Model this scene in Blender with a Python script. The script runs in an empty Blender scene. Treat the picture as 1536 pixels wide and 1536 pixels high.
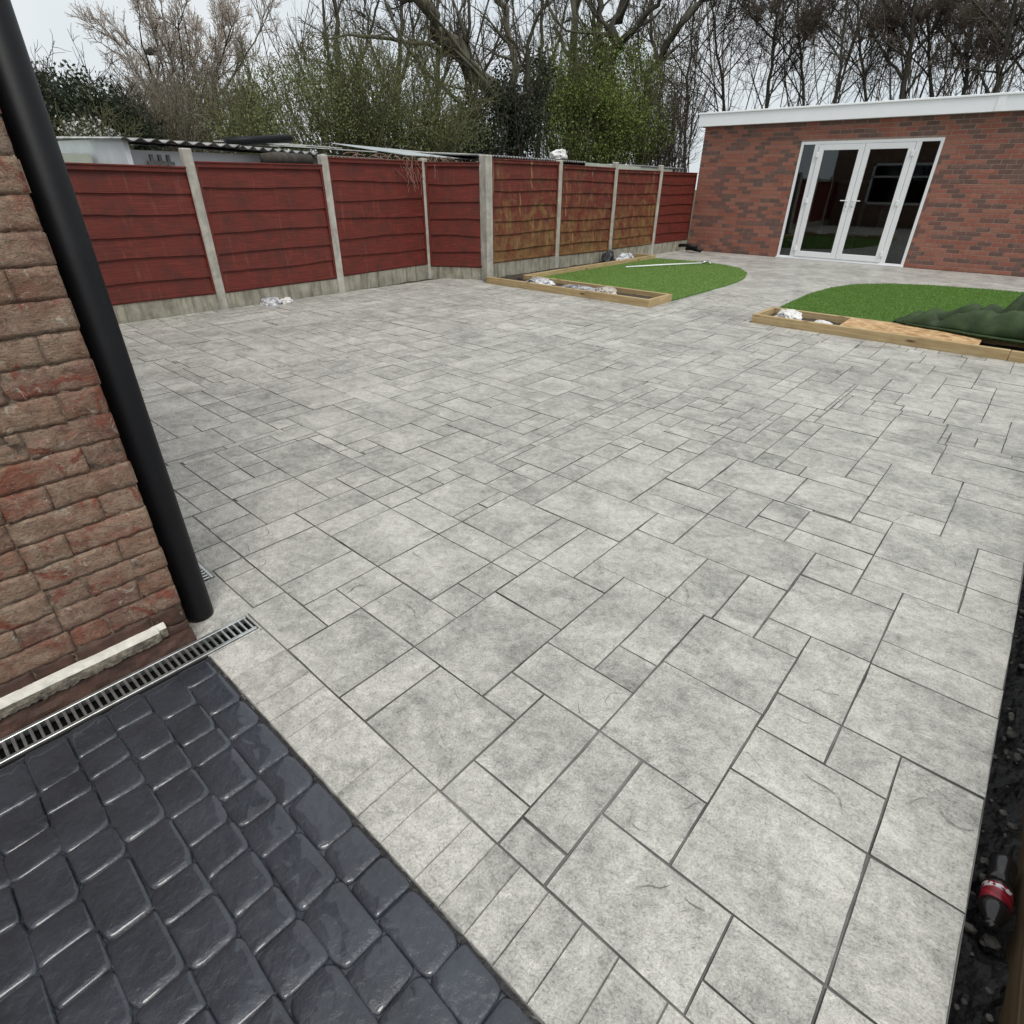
import bpy, bmesh, math, random
import numpy as np
from mathutils import Vector, Matrix, noise as mnoise

random.seed(7)
RNG = np.random.default_rng(11)
S = bpy.context.scene
COL = S.collection
R = math.radians

# ------------------------------------------------------------------ camera
H = 1.485
YAW, PITCH, ROLL = R(41.296), R(30.303), R(0.5486)
h_ = Vector((-math.sin(YAW), math.cos(YAW), 0)); r_ = Vector((math.cos(YAW), math.sin(YAW), 0)); u_ = Vector((0, 0, 1))
fwd = h_ * math.cos(PITCH) - u_ * math.sin(PITCH)
up0 = h_ * math.sin(PITCH) + u_ * math.cos(PITCH)
rt = r_ * math.cos(ROLL) + up0 * math.sin(ROLL)
up = -r_ * math.sin(ROLL) + up0 * math.cos(ROLL)
cam = bpy.data.cameras.new('camera')
cam.lens = 845.9 / 1536 * 36; cam.sensor_width = 36; cam.sensor_fit = 'HORIZONTAL'
cam.clip_start = 0.05; cam.clip_end = 600
camo = bpy.data.objects.new('camera', cam); COL.objects.link(camo)
camo.matrix_world = Matrix(((rt.x, up.x, -fwd.x, 0), (rt.y, up.y, -fwd.y, 0), (rt.z, up.z, -fwd.z, H), (0, 0, 0, 1)))
S.camera = camo

# ------------------------------------------------------------------ sky, sun, exposure
SUN_EL, SUN_AZ = R(58), R(116)          # azimuth clockwise from +Y
w = bpy.data.worlds.new('World'); S.world = w; w.use_nodes = True
nt = w.node_tree
bg = nt.nodes['Background']
sky = nt.nodes.new('ShaderNodeTexSky'); sky.sky_type = 'NISHITA'; sky.sun_disc = False
sky.sun_elevation = SUN_EL; sky.sun_rotation = SUN_AZ; sky.air_density = 1.0; sky.dust_density = 3.0; sky.ozone_density = 1.0
hs = nt.nodes.new('ShaderNodeHueSaturation'); hs.inputs['Saturation'].default_value = 0.35
nt.links.new(sky.outputs[0], hs.inputs['Color'])
tcs = nt.nodes.new('ShaderNodeTexCoord')
cn = nt.nodes.new('ShaderNodeTexNoise'); cn.inputs['Scale'].default_value = 2.2; cn.inputs['Detail'].default_value = 4
nt.links.new(tcs.outputs['Generated'], cn.inputs['Vector'])
cr = nt.nodes.new('ShaderNodeValToRGB')
cr.color_ramp.elements[0].position = .35; cr.color_ramp.elements[0].color = (6.3, 7.0, 7.5, 1)
cr.color_ramp.elements[1].position = .68; cr.color_ramp.elements[1].color = (7.8, 8.1, 8.25, 1)
nt.links.new(cn.outputs['Fac'], cr.inputs[0])
mx = nt.nodes.new('ShaderNodeMix'); mx.data_type = 'RGBA'; mx.inputs[0].default_value = 0.85
nt.links.new(hs.outputs[0], mx.inputs[6]); nt.links.new(cr.outputs[0], mx.inputs[7])
nt.links.new(mx.outputs[2], bg.inputs['Color']); bg.inputs['Strength'].default_value = 0.082
S.cycles.max_bounces = 6; S.cycles.diffuse_bounces = 3; S.cycles.glossy_bounces = 3; S.cycles.transmission_bounces = 3; S.cycles.transparent_max_bounces = 6; S.cycles.caustics_reflective = False; S.cycles.caustics_refractive = False
sl = bpy.data.lights.new('sun', 'SUN'); sl.energy = 1.5; sl.angle = R(26); sl.color = (1.0, .97, .92)
so = bpy.data.objects.new('sun', sl); COL.objects.link(so)
sd = Vector((math.sin(SUN_AZ) * math.cos(SUN_EL), math.cos(SUN_AZ) * math.cos(SUN_EL), math.sin(SUN_EL)))
so.rotation_euler = (-sd).to_track_quat('-Z', 'Y').to_euler(); so.location = sd * 60
vs = S.view_settings
vs.view_transform = 'Standard'; vs.look = 'None'; vs.gamma = 1; vs.exposure = 0.5; vs.use_curve_mapping = False

# ------------------------------------------------------------------ helpers: tagging
def tag(o, label=None, cat=None, group=None, kind=None):
    if label: o['label'] = label
    if cat: o['category'] = cat
    if group: o['group'] = group
    if kind: o['kind'] = kind
    return o
def empty(name, loc=(0, 0, 0), rz=0, label=None, cat=None, group=None):
    o = bpy.data.objects.new(name, None); COL.objects.link(o); o.location = loc; o.rotation_euler = (0, 0, rz)
    o.empty_display_size = .1
    return tag(o, label, cat, group)
def link(name, me, parent=None, loc=None, rot=None):
    o = bpy.data.objects.new(name, me); COL.objects.link(o)
    if parent is not None:
        o.parent = parent
    if loc is not None: o.location = loc
    if rot is not None: o.rotation_euler = rot
    return o

class MB:
    """collects geometry for ONE mesh"""
    def __init__(s): s.v = []; s.f = []; s.m = []; s.cm = 0
    def add(s, vs, fs):
        b = len(s.v); s.v.extend([tuple(v) for v in vs]); s.f.extend([tuple(i + b for i in f) for f in fs]); s.m.extend([s.cm] * len(fs)); return s
    def box(s, x0, x1, y0, y1, z0, z1, M=None):
        v = [Vector((x, y, z)) for z in (z0, z1) for y in (y0, y1) for x in (x0, x1)]
        if M is not None: v = [M @ p for p in v]
        return s.add(v, [(0, 2, 3, 1), (4, 5, 7, 6), (0, 1, 5, 4), (2, 6, 7, 3), (0, 4, 6, 2), (1, 3, 7, 5)])
    def bbox(s, x0, x1, y0, y1, z0, z1, b=.004, M=None):
        """box with chamfered edges"""
        bm = bmesh.new(); bmesh.ops.create_cube(bm, size=1)
        for v in bm.verts: v.co = Vector(((x0 + x1) / 2 + v.co.x * (x1 - x0), (y0 + y1) / 2 + v.co.y * (y1 - y0), (z0 + z1) / 2 + v.co.z * (z1 - z0)))
        bmesh.ops.bevel(bm, geom=list(bm.edges), offset=b, segments=1, affect='EDGES')
        bm.verts.index_update()
        vv = [M @ v.co if M is not None else v.co.copy() for v in bm.verts]; ff = [[v.index for v in f.verts] for f in bm.faces]; bm.free()
        return s.add(vv, ff)
    def tube(s, path, rad, n=8, caps=True):
        path = [Vector(p) for p in path]; k = len(path)
        if not hasattr(rad, '__len__'): rad = [rad] * k
        vs = []; ref = Vector((.31, .17, .93)).normalized()
        for i, p in enumerate(path):
            t = (path[min(i + 1, k - 1)] - path[max(i - 1, 0)]).normalized()
            a = t.cross(ref)
            if a.length < .1: a = t.cross(Vector((1, 0, 0)))
            a.normalize(); b = t.cross(a)
            for j in range(n):
                an = 2 * math.pi * j / n; vs.append(p + (a * math.cos(an) + b * math.sin(an)) * rad[i])
        fs = [(i * n + j, i * n + (j + 1) % n, (i + 1) * n + (j + 1) % n, (i + 1) * n + j) for i in range(k - 1) for j in range(n)]
        if caps: fs += [tuple(range(n - 1, -1, -1)), tuple(range((k - 1) * n, k * n))]
        return s.add(vs, fs)
    def grid(s, fn, nu, nv):
        vs = [fn(i / nu, j / nv) for j in range(nv + 1) for i in range(nu + 1)]
        fs = [(j * (nu + 1) + i, j * (nu + 1) + i + 1, (j + 1) * (nu + 1) + i + 1, (j + 1) * (nu + 1) + i) for j in range(nv) for i in range(nu)]
        return s.add(vs, fs)
    def lathe(s, prof, n=20, M=None):
        vs = [Vector((r * math.cos(2 * math.pi * j / n), r * math.sin(2 * math.pi * j / n), z)) for r, z in prof for j in range(n)]
        if M is not None: vs = [M @ v for v in vs]
        k = len(prof)
        fs = [(i * n + j, i * n + (j + 1) % n, (i + 1) * n + (j + 1) % n, (i + 1) * n + j) for i in range(k - 1) for j in range(n)]
        fs += [tuple(range(n - 1, -1, -1)), tuple(range((k - 1) * n, k * n))]
        return s.add(vs, fs)
    def mesh(s, name, mats, smooth=False):
        me = bpy.data.meshes.new(name); me.from_pydata(s.v, [], s.f)
        if not isinstance(mats, (list, tuple)): mats = [mats]
        for m in mats: me.materials.append(m)
        if any(s.m): me.polygons.foreach_set('material_index', s.m)
        if smooth: me.polygons.foreach_set('use_smooth', [True] * len(me.polygons))
        me.update(); return me
    def build(s, name, mats, parent=None, smooth=False, loc=None, rot=None):
        return link(name, s.mesh(name, mats, smooth), parent, loc, rot)

def set_rnd(me, vals=None):
    a = me.attributes.new('rnd', 'FLOAT', 'POINT')
    if vals is None: vals = [random.random()] * len(me.vertices)
    a.data.foreach_set('value', vals)

def np_mesh(name, V, F, mat, smooth=False, mi=None):
    """V (n,3), F (m,3) or (m,4) numpy arrays -> mesh"""
    me = bpy.data.meshes.new(name); V = np.asarray(V, np.float32); F = np.asarray(F, np.int32)
    k = F.shape[1]
    me.vertices.add(len(V)); me.vertices.foreach_set('co', V.ravel())
    me.loops.add(F.size); me.loops.foreach_set('vertex_index', F.ravel())
    me.polygons.add(len(F)); me.polygons.foreach_set('loop_start', np.arange(0, F.size, k, dtype=np.int32))
    if smooth: me.polygons.foreach_set('use_smooth', np.ones(len(F), bool))
    for m in (mat if isinstance(mat, (list, tuple)) else [mat]): me.materials.append(m)
    if mi is not None: me.polygons.foreach_set('material_index', np.asarray(mi, np.int32))
    me.update(calc_edges=True); return me

# ------------------------------------------------------------------ helpers: materials
class Mat:
    def __init__(s, name):
        s.m = bpy.data.materials.new(name); s.m.use_nodes = True; s.t = s.m.node_tree
        s.b = s.t.nodes['Principled BSDF']; s.out = s.t.nodes['Material Output']
    def n(s, typ, inp=None, **props):
        nd = s.t.nodes.new('ShaderNode' + typ)
        for k, v in props.items(): setattr(nd, k, v)
        for k, v in (inp or {}).items(): s.set(nd.inputs[k], v)
        return nd
    def set(s, sock, v):
        if isinstance(v, bpy.types.NodeSocket): s.t.links.new(v, sock)
        elif isinstance(v, bpy.types.Node): s.t.links.new(v.outputs[0], sock)
        else:
            if hasattr(v, '__len__') and sock.type == 'RGBA' and len(v) == 3: v = (*v, 1)
            sock.default_value = v
    def pos(s): return s.n('NewGeometry').outputs['Position']
    def obj(s): return s.n('TexCoord').outputs['Object']
    def orand(s): return s.n('ObjectInfo').outputs['Random']
    def attr(s, name): return s.n('Attribute', attribute_name=name).outputs['Fac']
    def math(s, op, a, b=0.0, c=0.0, clamp=False):
        nd = s.n('Math', operation=op, use_clamp=clamp); s.set(nd.inputs[0], a); s.set(nd.inputs[1], b); s.set(nd.inputs[2], c); return nd.outputs[0]
    def vmath(s, op, a, b=(0, 0, 0)):
        nd = s.n('VectorMath', operation=op); s.set(nd.inputs[0], a); s.set(nd.inputs[1], b); return nd.outputs[0]
    def scale(s, v, sc): return s.n('Mapping', {'Vector': v, 'Scale': sc}).outputs[0]
    def noise(s, vec, sc, det=4, rough=.55, dist=0.0):
        return s.n('TexNoise', {'Vector': vec, 'Scale': sc, 'Detail': det, 'Roughness': rough, 'Distortion': dist}).outputs['Fac']
    def vor(s, vec, sc, feature='F1', out='Distance'):
        return s.n('TexVoronoi', {'Vector': vec, 'Scale': sc}, feature=feature).outputs[out]
    def ramp(s, fac, *stops, interp='LINEAR'):
        nd = s.n('ValToRGB', {'Fac': fac}); cr = nd.color_ramp; cr.interpolation = interp
        while len(cr.elements) < len(stops): cr.elements.new(.5)
        for e, (p, c) in zip(cr.elements, stops):
            e.position = p; e.color = (c, c, c, 1) if not hasattr(c, '__len__') else ((*c, 1) if len(c) == 3 else c)
        return nd.outputs[0]
    def mix(s, f, a, b, mode='MIX'):
        nd = s.n('Mix', data_type='RGBA', blend_type=mode); s.set(nd.inputs[0], f); s.set(nd.inputs[6], a); s.set(nd.inputs[7], b); return nd.outputs[2]
    def bump(s, h, strength=.4, dist=.01, nrm=None):
        nd = s.n('Bump', {'Height': h, 'Strength': strength, 'Distance': dist})
        if nrm is not None: s.set(nd.inputs['Normal'], nrm)
        return nd.outputs[0]
    def fin(s, col=None, rough=None, nrm=None, spec=None, metal=None, coat=None):
        for k, v in (('Base Color', col), ('Roughness', rough), ('Normal', nrm), ('Specular IOR Level', spec), ('Metallic', metal), ('Coat Weight', coat)):
            if v is not None: s.set(s.b.inputs[k], v)
        return s.m

def mat_patio():
    M = Mat('stamped_concrete_grey'); p = M.pos(); rnd = M.attr('rnd')
    off = M.n('CombineXYZ', {'X': M.math('MULTIPLY', rnd, 37.0), 'Y': M.math('MULTIPLY', rnd, 91.0), 'Z': 0.0}).outputs[0]
    q = M.vmath('ADD', p, off)
    big = M.noise(p, 1.2, 3, .6, .4); med = M.noise(q, 4.6, 5, .70, .5); sm = M.noise(q, 26, 4, .72, .3); fine = M.noise(p, 150, 2, .7)
    f = M.math('ADD', M.math('MULTIPLY', big, .30), M.math('MULTIPLY', med, .74)); f = M.math('ADD', f, M.math('MULTIPLY', sm, .55)); f = M.math('ADD', f, M.math('MULTIPLY', fine, .40))
    f = M.math('ADD', f, M.math('MULTIPLY', M.math('SUBTRACT', rnd, .5), .08))
    f = M.math('SUBTRACT', f, .460)
    col = M.ramp(f, (.24, (.135, .131, .122)), (.40, (.300, .291, .266)), (.54, (.430, .417, .380)), (.72, (.60, .581, .525)))
    worm = M.noise(q, 62, 3, .75, 1.1); chis = M.noise(M.scale(q, (1.0, 1.7, 1.0)), 7.5, 4, .62, 1.6)
    col = M.mix(M.ramp(worm, (.30, .45), (.45, 0.0)), col, (.12, .12, .118))
    led = M.math('SNAP', M.noise(M.scale(q, (1.0, 1.5, 1.0)), 2.6, 4, .55, .5), .075)      # broken slate layers, one step each
    col = M.mix(M.ramp(fine, (.34, .20), (.44, 0.0)), col, (.10, .10, .096))
    hgt = M.math('ADD', M.math('MULTIPLY', worm, .7), M.math('MULTIPLY', chis, 2.2)); hgt = M.math('ADD', hgt, M.math('MULTIPLY', led, 3.2))
    ro = M.math('ADD', .17, M.math('MULTIPLY', big, .50))
    return M.fin(col, ro, M.bump(hgt, .7, .008), .5)
def mat_joint():  # dark release powder left in the stamped joints
    M = Mat('joint_release_powder'); p = M.pos(); f = M.noise(p, 3.0, 5, .65)
    col = M.ramp(f, (.34, (.048, .047, .044)), (.68, (.23, .224, .208)))
    return M.fin(col, .7, M.bump(M.noise(p, 120, 4), .5, .003))
def mat_plain(name, col, rough=.6, var=.25, sc=8, bump=.2, bsc=60, bd=.003, metal=None, spec=None, coat=None, obj=False):
    M = Mat(name); p = M.obj() if obj else M.pos(); f = M.noise(p, sc, 6, .62); lo = tuple(c * (1 - var) for c in col); hi = tuple(min(1, c * (1 + var)) for c in col)
    c = M.ramp(f, (.3, lo), (.7, hi))
    return M.fin(c, rough, M.bump(M.noise(p, bsc, 5, .6), bump, bd) if bump else None, spec, metal, coat)
def mat_drive():
    M = Mat('wet_charcoal_stamped_concrete'); p = M.pos(); a = M.noise(p, 5, 5, .6); b = M.noise(p, 40, 6, .68, .5); c = M.noise(p, 150, 4)
    col = M.ramp(a, (.3, (.019, .0225, .030)), (.7, (.040, .046, .059)))
    ro = M.math('ADD', .05, M.math('MULTIPLY', M.noise(p, 7, 5, .7), .44))
    hg = M.math('ADD', M.math('MULTIPLY', a, 2.2), M.math('ADD', M.math('MULTIPLY', b, .8), M.math('MULTIPLY', c, .12)))
    return M.fin(col, ro, M.bump(hg, .7, .0065), .5, None, .8)
def mat_housebrick():
    M = Mat('old_weathered_house_brick'); p = M.pos(); r = M.orand()
    off = M.n('CombineXYZ', {'X': M.math('MULTIPLY', r, 17.0), 'Y': M.math('MULTIPLY', r, 53.0), 'Z': 0.0}).outputs[0]; q = M.vmath('ADD', p, off)
    base = M.ramp(r, (.0, (.25, .098, .064)), (.22, (.23, .122, .085)), (.42, (.265, .158, .11)), (.60, (.20, .102, .078)), (.76, (.28, .178, .125)), (.90, (.165, .112, .098)), interp='CONSTANT')
    n1 = M.noise(p, 9, 6, .72, .5); n2 = M.noise(p, 34, 6, .74, .8)
    col = M.mix(M.ramp(n1, (.40, 0.0), (.60, .8)), base, (.37, .28, .205))            # old lime wash clinging in patches
    col = M.mix(M.ramp(n2, (.50, 0.0), (.64, .75)), col, (.25, .155, .11))
    col = M.mix(M.ramp(M.noise(q, 7, 5, .7, 1.0), (.57, 0.0), (.63, .9)), col, (.24, .075, .05))   # fresh red where the face has spalled
    col = M.mix(M.ramp(M.noise(p, 22, 6, .75, 1.2), (.58, 0.0), (.67, .85)), col, (.50, .44, .36))
    col = M.mix(M.ramp(M.noise(p, 110, 4, .75), (.54, 0.0), (.70, .7)), col, (.06, .045, .04))
    cre = M.noise(M.scale(p, (1.0, 17.0, 40.0)), 1.0, 5, .75, 1.6)                      # weathered bedding cracks along the courses
    col = M.mix(M.ramp(cre, (.33, .6), (.40, 0.0)), col, (.045, .030, .024))
    col = M.mix(M.ramp(M.noise(M.scale(p, (1.0, 12.0, 40.0)), 1.0, 5, .7, 1.0), (.58, 0.0), (.66, .6)), col, (.30, .125, .075))
    hg = M.math('ADD', M.math('ADD', n2, M.math('MULTIPLY', n1, .9)), M.math('MULTIPLY', cre, .8))
    return M.fin(col, .85, M.bump(hg, 1.0, .012), .25)
def mat_housemortar():
    M = Mat('old_lime_mortar'); p = M.pos(); f = M.noise(p, 25, 7, .7)
    return M.fin(M.ramp(f, (.35, (.06, .043, .034)), (.52, (.19, .135, .10)), (.72, (.36, .29, .225))), .9, M.bump(M.noise(p, 70, 6, .7), 1.0, .008), .2)
def mat_brick(name, cols):
    M = Mat(name); p = M.pos(); c = M.n('TexCoord').outputs['Object']
    cell = M.n('TexWhiteNoise', {'Vector': M.vmath('FLOOR', M.n('Mapping', {'Vector': p, 'Scale': (4.2, 1.0, 12.3)}).outputs[0])}, noise_dimensions='3D').outputs['Value']
    col = M.ramp(cell, *[(i / (len(cols)), k) for i, k in enumerate(cols)], interp='LINEAR')
    col = M.mix(M.ramp(M.noise(p, 30, 6, .7), (.4, 0.0), (.75, .5)), col, tuple(x * .55 for x in cols[0]))
    return M.fin(col, .75, M.bump(M.noise(p, 90, 4), .5, .004), .3)
def mat_fence(name, stain):
    M = Mat(name); p = M.pos(); z = M.n('SeparateXYZ', {'Vector': p}).outputs[2]
    g = M.noise(M.scale(p, (2, 2, 60)), 1.6, 6, .65, .5)
    col = M.ramp(g, (.3, (.074, .0115, .0080)), (.55, (.135, .0205, .0130)), (.75, (.195, .037, .023)))
    blot = M.noise(p, 5, 6, .66)
    col = M.mix(M.ramp(blot, (.46, 0.0), (.66, .7)), col, (.062, .018, .014))
    col = M.mix(M.ramp(M.noise(M.scale(p, (12, 12, .9)), 1.4, 5, .7), (.58, 0.0), (.72, .45)), col, (.21, .075, .055))
    spot = M.noise(p, 75, 3, .6); col = M.mix(M.ramp(spot, (.70, 0.0), (.76, .55)), col, (.33, .20, .17))
    if stain:
        st = M.noise(M.scale(p, (3.2, 3.2, 2.4)), 1.5, 7, .75, .8); lo = M.math('SUBTRACT', 1.0, M.math('MULTIPLY', z, .38))
        k = M.math('ADD', st, M.math('MULTIPLY', lo, .42))
        col = M.mix(M.ramp(k, (.70, 0.0), (.90, .85)), col, M.ramp(M.noise(p, 9, 6, .7), (.3, (.085, .048, .018)), (.7, (.27, .158, .055))))
        col = M.mix(M.ramp(M.noise(M.scale(p, (14, 14, .7)), 1.3, 5, .6), (.60, 0.0), (.68, .8)), col, (.30, .20, .085))
    hg = M.noise(M.scale(p, (3, 3, 90)), 2.0, 6, .65)
    return M.fin(col, .62, M.bump(hg, .5, .006), .35)
def mat_concrete(name, col, streak=.6):
    M = Mat(name); p = M.pos(); a = M.noise(p, 6, 7, .68); b = M.noise(M.scale(p, (9, 9, 1.2)), 1.6, 6, .66)
    c = M.ramp(a, (.3, tuple(x * .62 for x in col)), (.68, tuple(x * 1.15 for x in col)))
    c = M.mix(M.ramp(b, (.48, 0.0), (.72, streak)), c, (.085, .080, .045))
    return M.fin(c, .85, M.bump(M.noise(p, 110, 5, .7), .6, .004), .25)
def mat_wood(name, lo, hi, ax=0, dark=(.10, .06, .03)):
    M = Mat(name); p = M.obj(); sc = [30, 30, 30]; sc[ax] = 1.3
    g = M.noise(M.scale(p, tuple(sc)), 1.4, 6, .62, .7); c = M.ramp(g, (.32, lo), (.68, hi))
    k = M.vor(M.scale(p, (2.4 if ax == 0 else 9, 2.4 if ax == 1 else 9, 9)), 1.0); c = M.mix(M.ramp(k, (.06, 1.0), (.16, 0.0)), c, dark)
    c = M.mix(M.ramp(M.noise(p, 3, 5, .65), (.5, 0.0), (.75, .4)), c, tuple(x * .5 for x in lo))
    return M.fin(c, .72, M.bump(g, .4, .004), .3)
def mat_osb():
    M = Mat('oriented_strand_board'); p = M.obj(); v = M.n('TexVoronoi', {'Vector': M.scale(p, (13, 30, 10)), 'Scale': 1.0, 'Randomness': 1.0}); c = M.n('SeparateColor', {'Color': v.outputs['Color']}).outputs[0]
    col = M.ramp(c, (.0, (.33, .18, .075)), (.35, (.50, .31, .15)), (.7, (.63, .44, .24)), (1., (.42, .24, .11)))
    col = M.mix(M.ramp(v.outputs['Distance'], (.5, 0.0), (.8, .5)), col, (.2, .10, .04))
    return M.fin(col, .7, M.bump(c, .5, .003), .3)
def mat_leaf(name, cols, trans=.25):
    M = Mat(name); p = M.pos(); r = M.n('NewGeometry').outputs['Random Per Island']; k = M.math('ADD', M.math('MULTIPLY', r, .6), M.math('MULTIPLY', M.noise(p, .9, 3), .55))
    col = M.ramp(k, *[((i + .5) / len(cols), c) for i, c in enumerate(cols)])
    M.fin(col, .55, None, .35)
    tr = M.n('BsdfTranslucent', {'Color': col}); ms = M.n('MixShader', {'Fac': trans}); M.t.links.new(M.b.outputs[0], ms.inputs[1]); M.t.links.new(tr.outputs[0], ms.inputs[2]); M.t.links.new(ms.outputs[0], M.out.inputs[0])
    return M.m
def mat_bark(name, lo, hi):
    M = Mat(name); p = M.pos(); f = M.noise(M.scale(p, (6, 6, 2)), 1.5, 6, .65)
    return M.fin(M.ramp(f, (.3, lo), (.7, hi)), .85, M.bump(M.noise(M.scale(p, (20, 20, 5)), 1.5, 5), .6, .02), .2)
def mat_glass():
    M = Mat('dark_reflective_glazing')
    gl = M.n('BsdfGlossy', {'Color': (.9, .94, .95, 1), 'Roughness': .02}); tr = M.n('BsdfTransparent', {'Color': (.42, .44, .44, 1)})
    fr = M.n('Fresnel', {'IOR': 1.55}); k = M.math('ADD', M.math('MULTIPLY', fr.outputs[0], 1.2), .02, clamp=True)
    ms = M.n('MixShader', {'Fac': k}); M.t.links.new(tr.outputs[0], ms.inputs[1]); M.t.links.new(gl.outputs[0], ms.inputs[2]); M.t.links.new(ms.outputs[0], M.out.inputs[0]); return M.m
def mat_bag(name, a, b):
    M = Mat(name); p = M.obj(); f = M.noise(p, 9, 6, .7, 1.0)
    return M.fin(M.ramp(f, (.38, a), (.60, b)), .35, M.bump(M.noise(p, 35, 6, .7, 1.5), .9, .01), .5)

m_patio = mat_patio(); m_joint = mat_joint(); m_drive = mat_drive()
m_hb = mat_housebrick(); m_hm = mat_housemortar()
m_gr = mat_brick('garage_brick_red', [(.28, .110, .078), (.33, .135, .095), (.31, .145, .105), (.35, .14, .098), (.29, .105, .075)])
m_gd = mat_brick('garage_brick_dark', [(.13, .078, .066), (.165, .10, .084), (.145, .086, .073), (.195, .112, .092)])
m_gb = mat_brick('garage_brick_brown', [(.17, .085, .068), (.21, .105, .085), (.16, .09, .075)])
m_gm = mat_plain('garage_mortar', (.32, .24, .195), .9, .2, 20, .4, 90)
m_fr = mat_fence('red_fence_paint', False); m_fs = mat_fence('weathered_fence_paint', True)
m_post = mat_concrete('concrete_post', (.44, .42, .37), .35); m_gravel = mat_concrete('concrete_gravel_board', (.34, .32, .26), .95)
m_white = mat_plain('white_pvc', (.80, .81, .82), .28, .03, 3, .05)
m_fascia = mat_plain('white_fascia_board', (.90, .91, .93), .3, .03, 3, .03)
m_black = mat_plain('black_plastic_pipe', (.0045, .0045, .006), .5, .35, 6, .25, 40, .002, spec=.25)
m_galv = mat_plain('galvanised_steel', (.50, .51, .50), .34, .25, 30, .2, 80, .001, metal=.85)
m_dark = mat_plain('dark_void', (.012, .011, .010), .8)
m_soil = mat_plain('black_wet_soil', (.018, .016, .016), .55, .5, 12, .9, 45, .012)
m_soilb = mat_plain('brown_soil', (.045, .033, .022), .85, .5, 12, .9, 45, .012)
m_timber = mat_wood('new_softwood_timber', (.34, .235, .115), (.52, .40, .22))
m_timberY = mat_wood('new_softwood_timber_across', (.34, .235, .115), (.52, .40, .22), 1)
m_oldtimber = mat_wood('brown_fence_timber', (.10, .065, .035), (.17, .115, .065), 1)
m_osb = mat_osb(); m_glass = mat_glass()
m_paint = mat_plain('flaking_white_paint', (.66, .63, .56), .7, .20, 26, .6, 60, .004)
m_render = mat_plain('rough_cement_render', (.24, .205, .16), .9, .6, 26, 1.0, 60, .012)
m_brown = mat_plain('damp_brown_brick', (.060, .028, .019), .7, .5, 14, .8, 40, .006)
m_wash = mat_plain('white_shed_render', (.66, .68, .70), .8, .12, 3, .3, 40)
m_asb = mat_plain('grey_corrugated_sheet', (.42, .42, .40), .8, .5, 7, .6, 50)
m_asbd = mat_plain('dark_mossy_corrugated_sheet', (.16, .155, .13), .85, .6, 9, .6, 50)
m_tin = mat_plain('pale_galvanised_sheet', (.62, .66, .67), .4, .15, 3, .1, 40, .002, metal=.4)
m_grey = mat_plain('dark_grey_shed_boards', (.055, .052, .048), .85, .5, 6)
m_gplast = mat_plain('pale_green_roof_felt', (.42, .45, .38), .7, .15, 3)
m_ground = mat_plain('rough_ground', (.055, .06, .03), .95, .5, 2, .8, 12, .05)

# ------------------------------------------------------------------ the setting: ground and paving
g = MB().box(-150, 150, -60, 200, -.6, -.16).build('ground', m_ground); tag(g, kind='structure')
PX0, PX1, PY0, PY1, PYF = -8.06, .368, .395, 15.205, 7.4
patio = MB()
patio.box(-1.80, PX1, PY0, .602, -.14, -.0045)
patio.box(-8.02, PX1, .602, 15.19, -.14, -.0045)
patio = patio.build('patio', m_joint); tag(patio, kind='structure')

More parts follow.
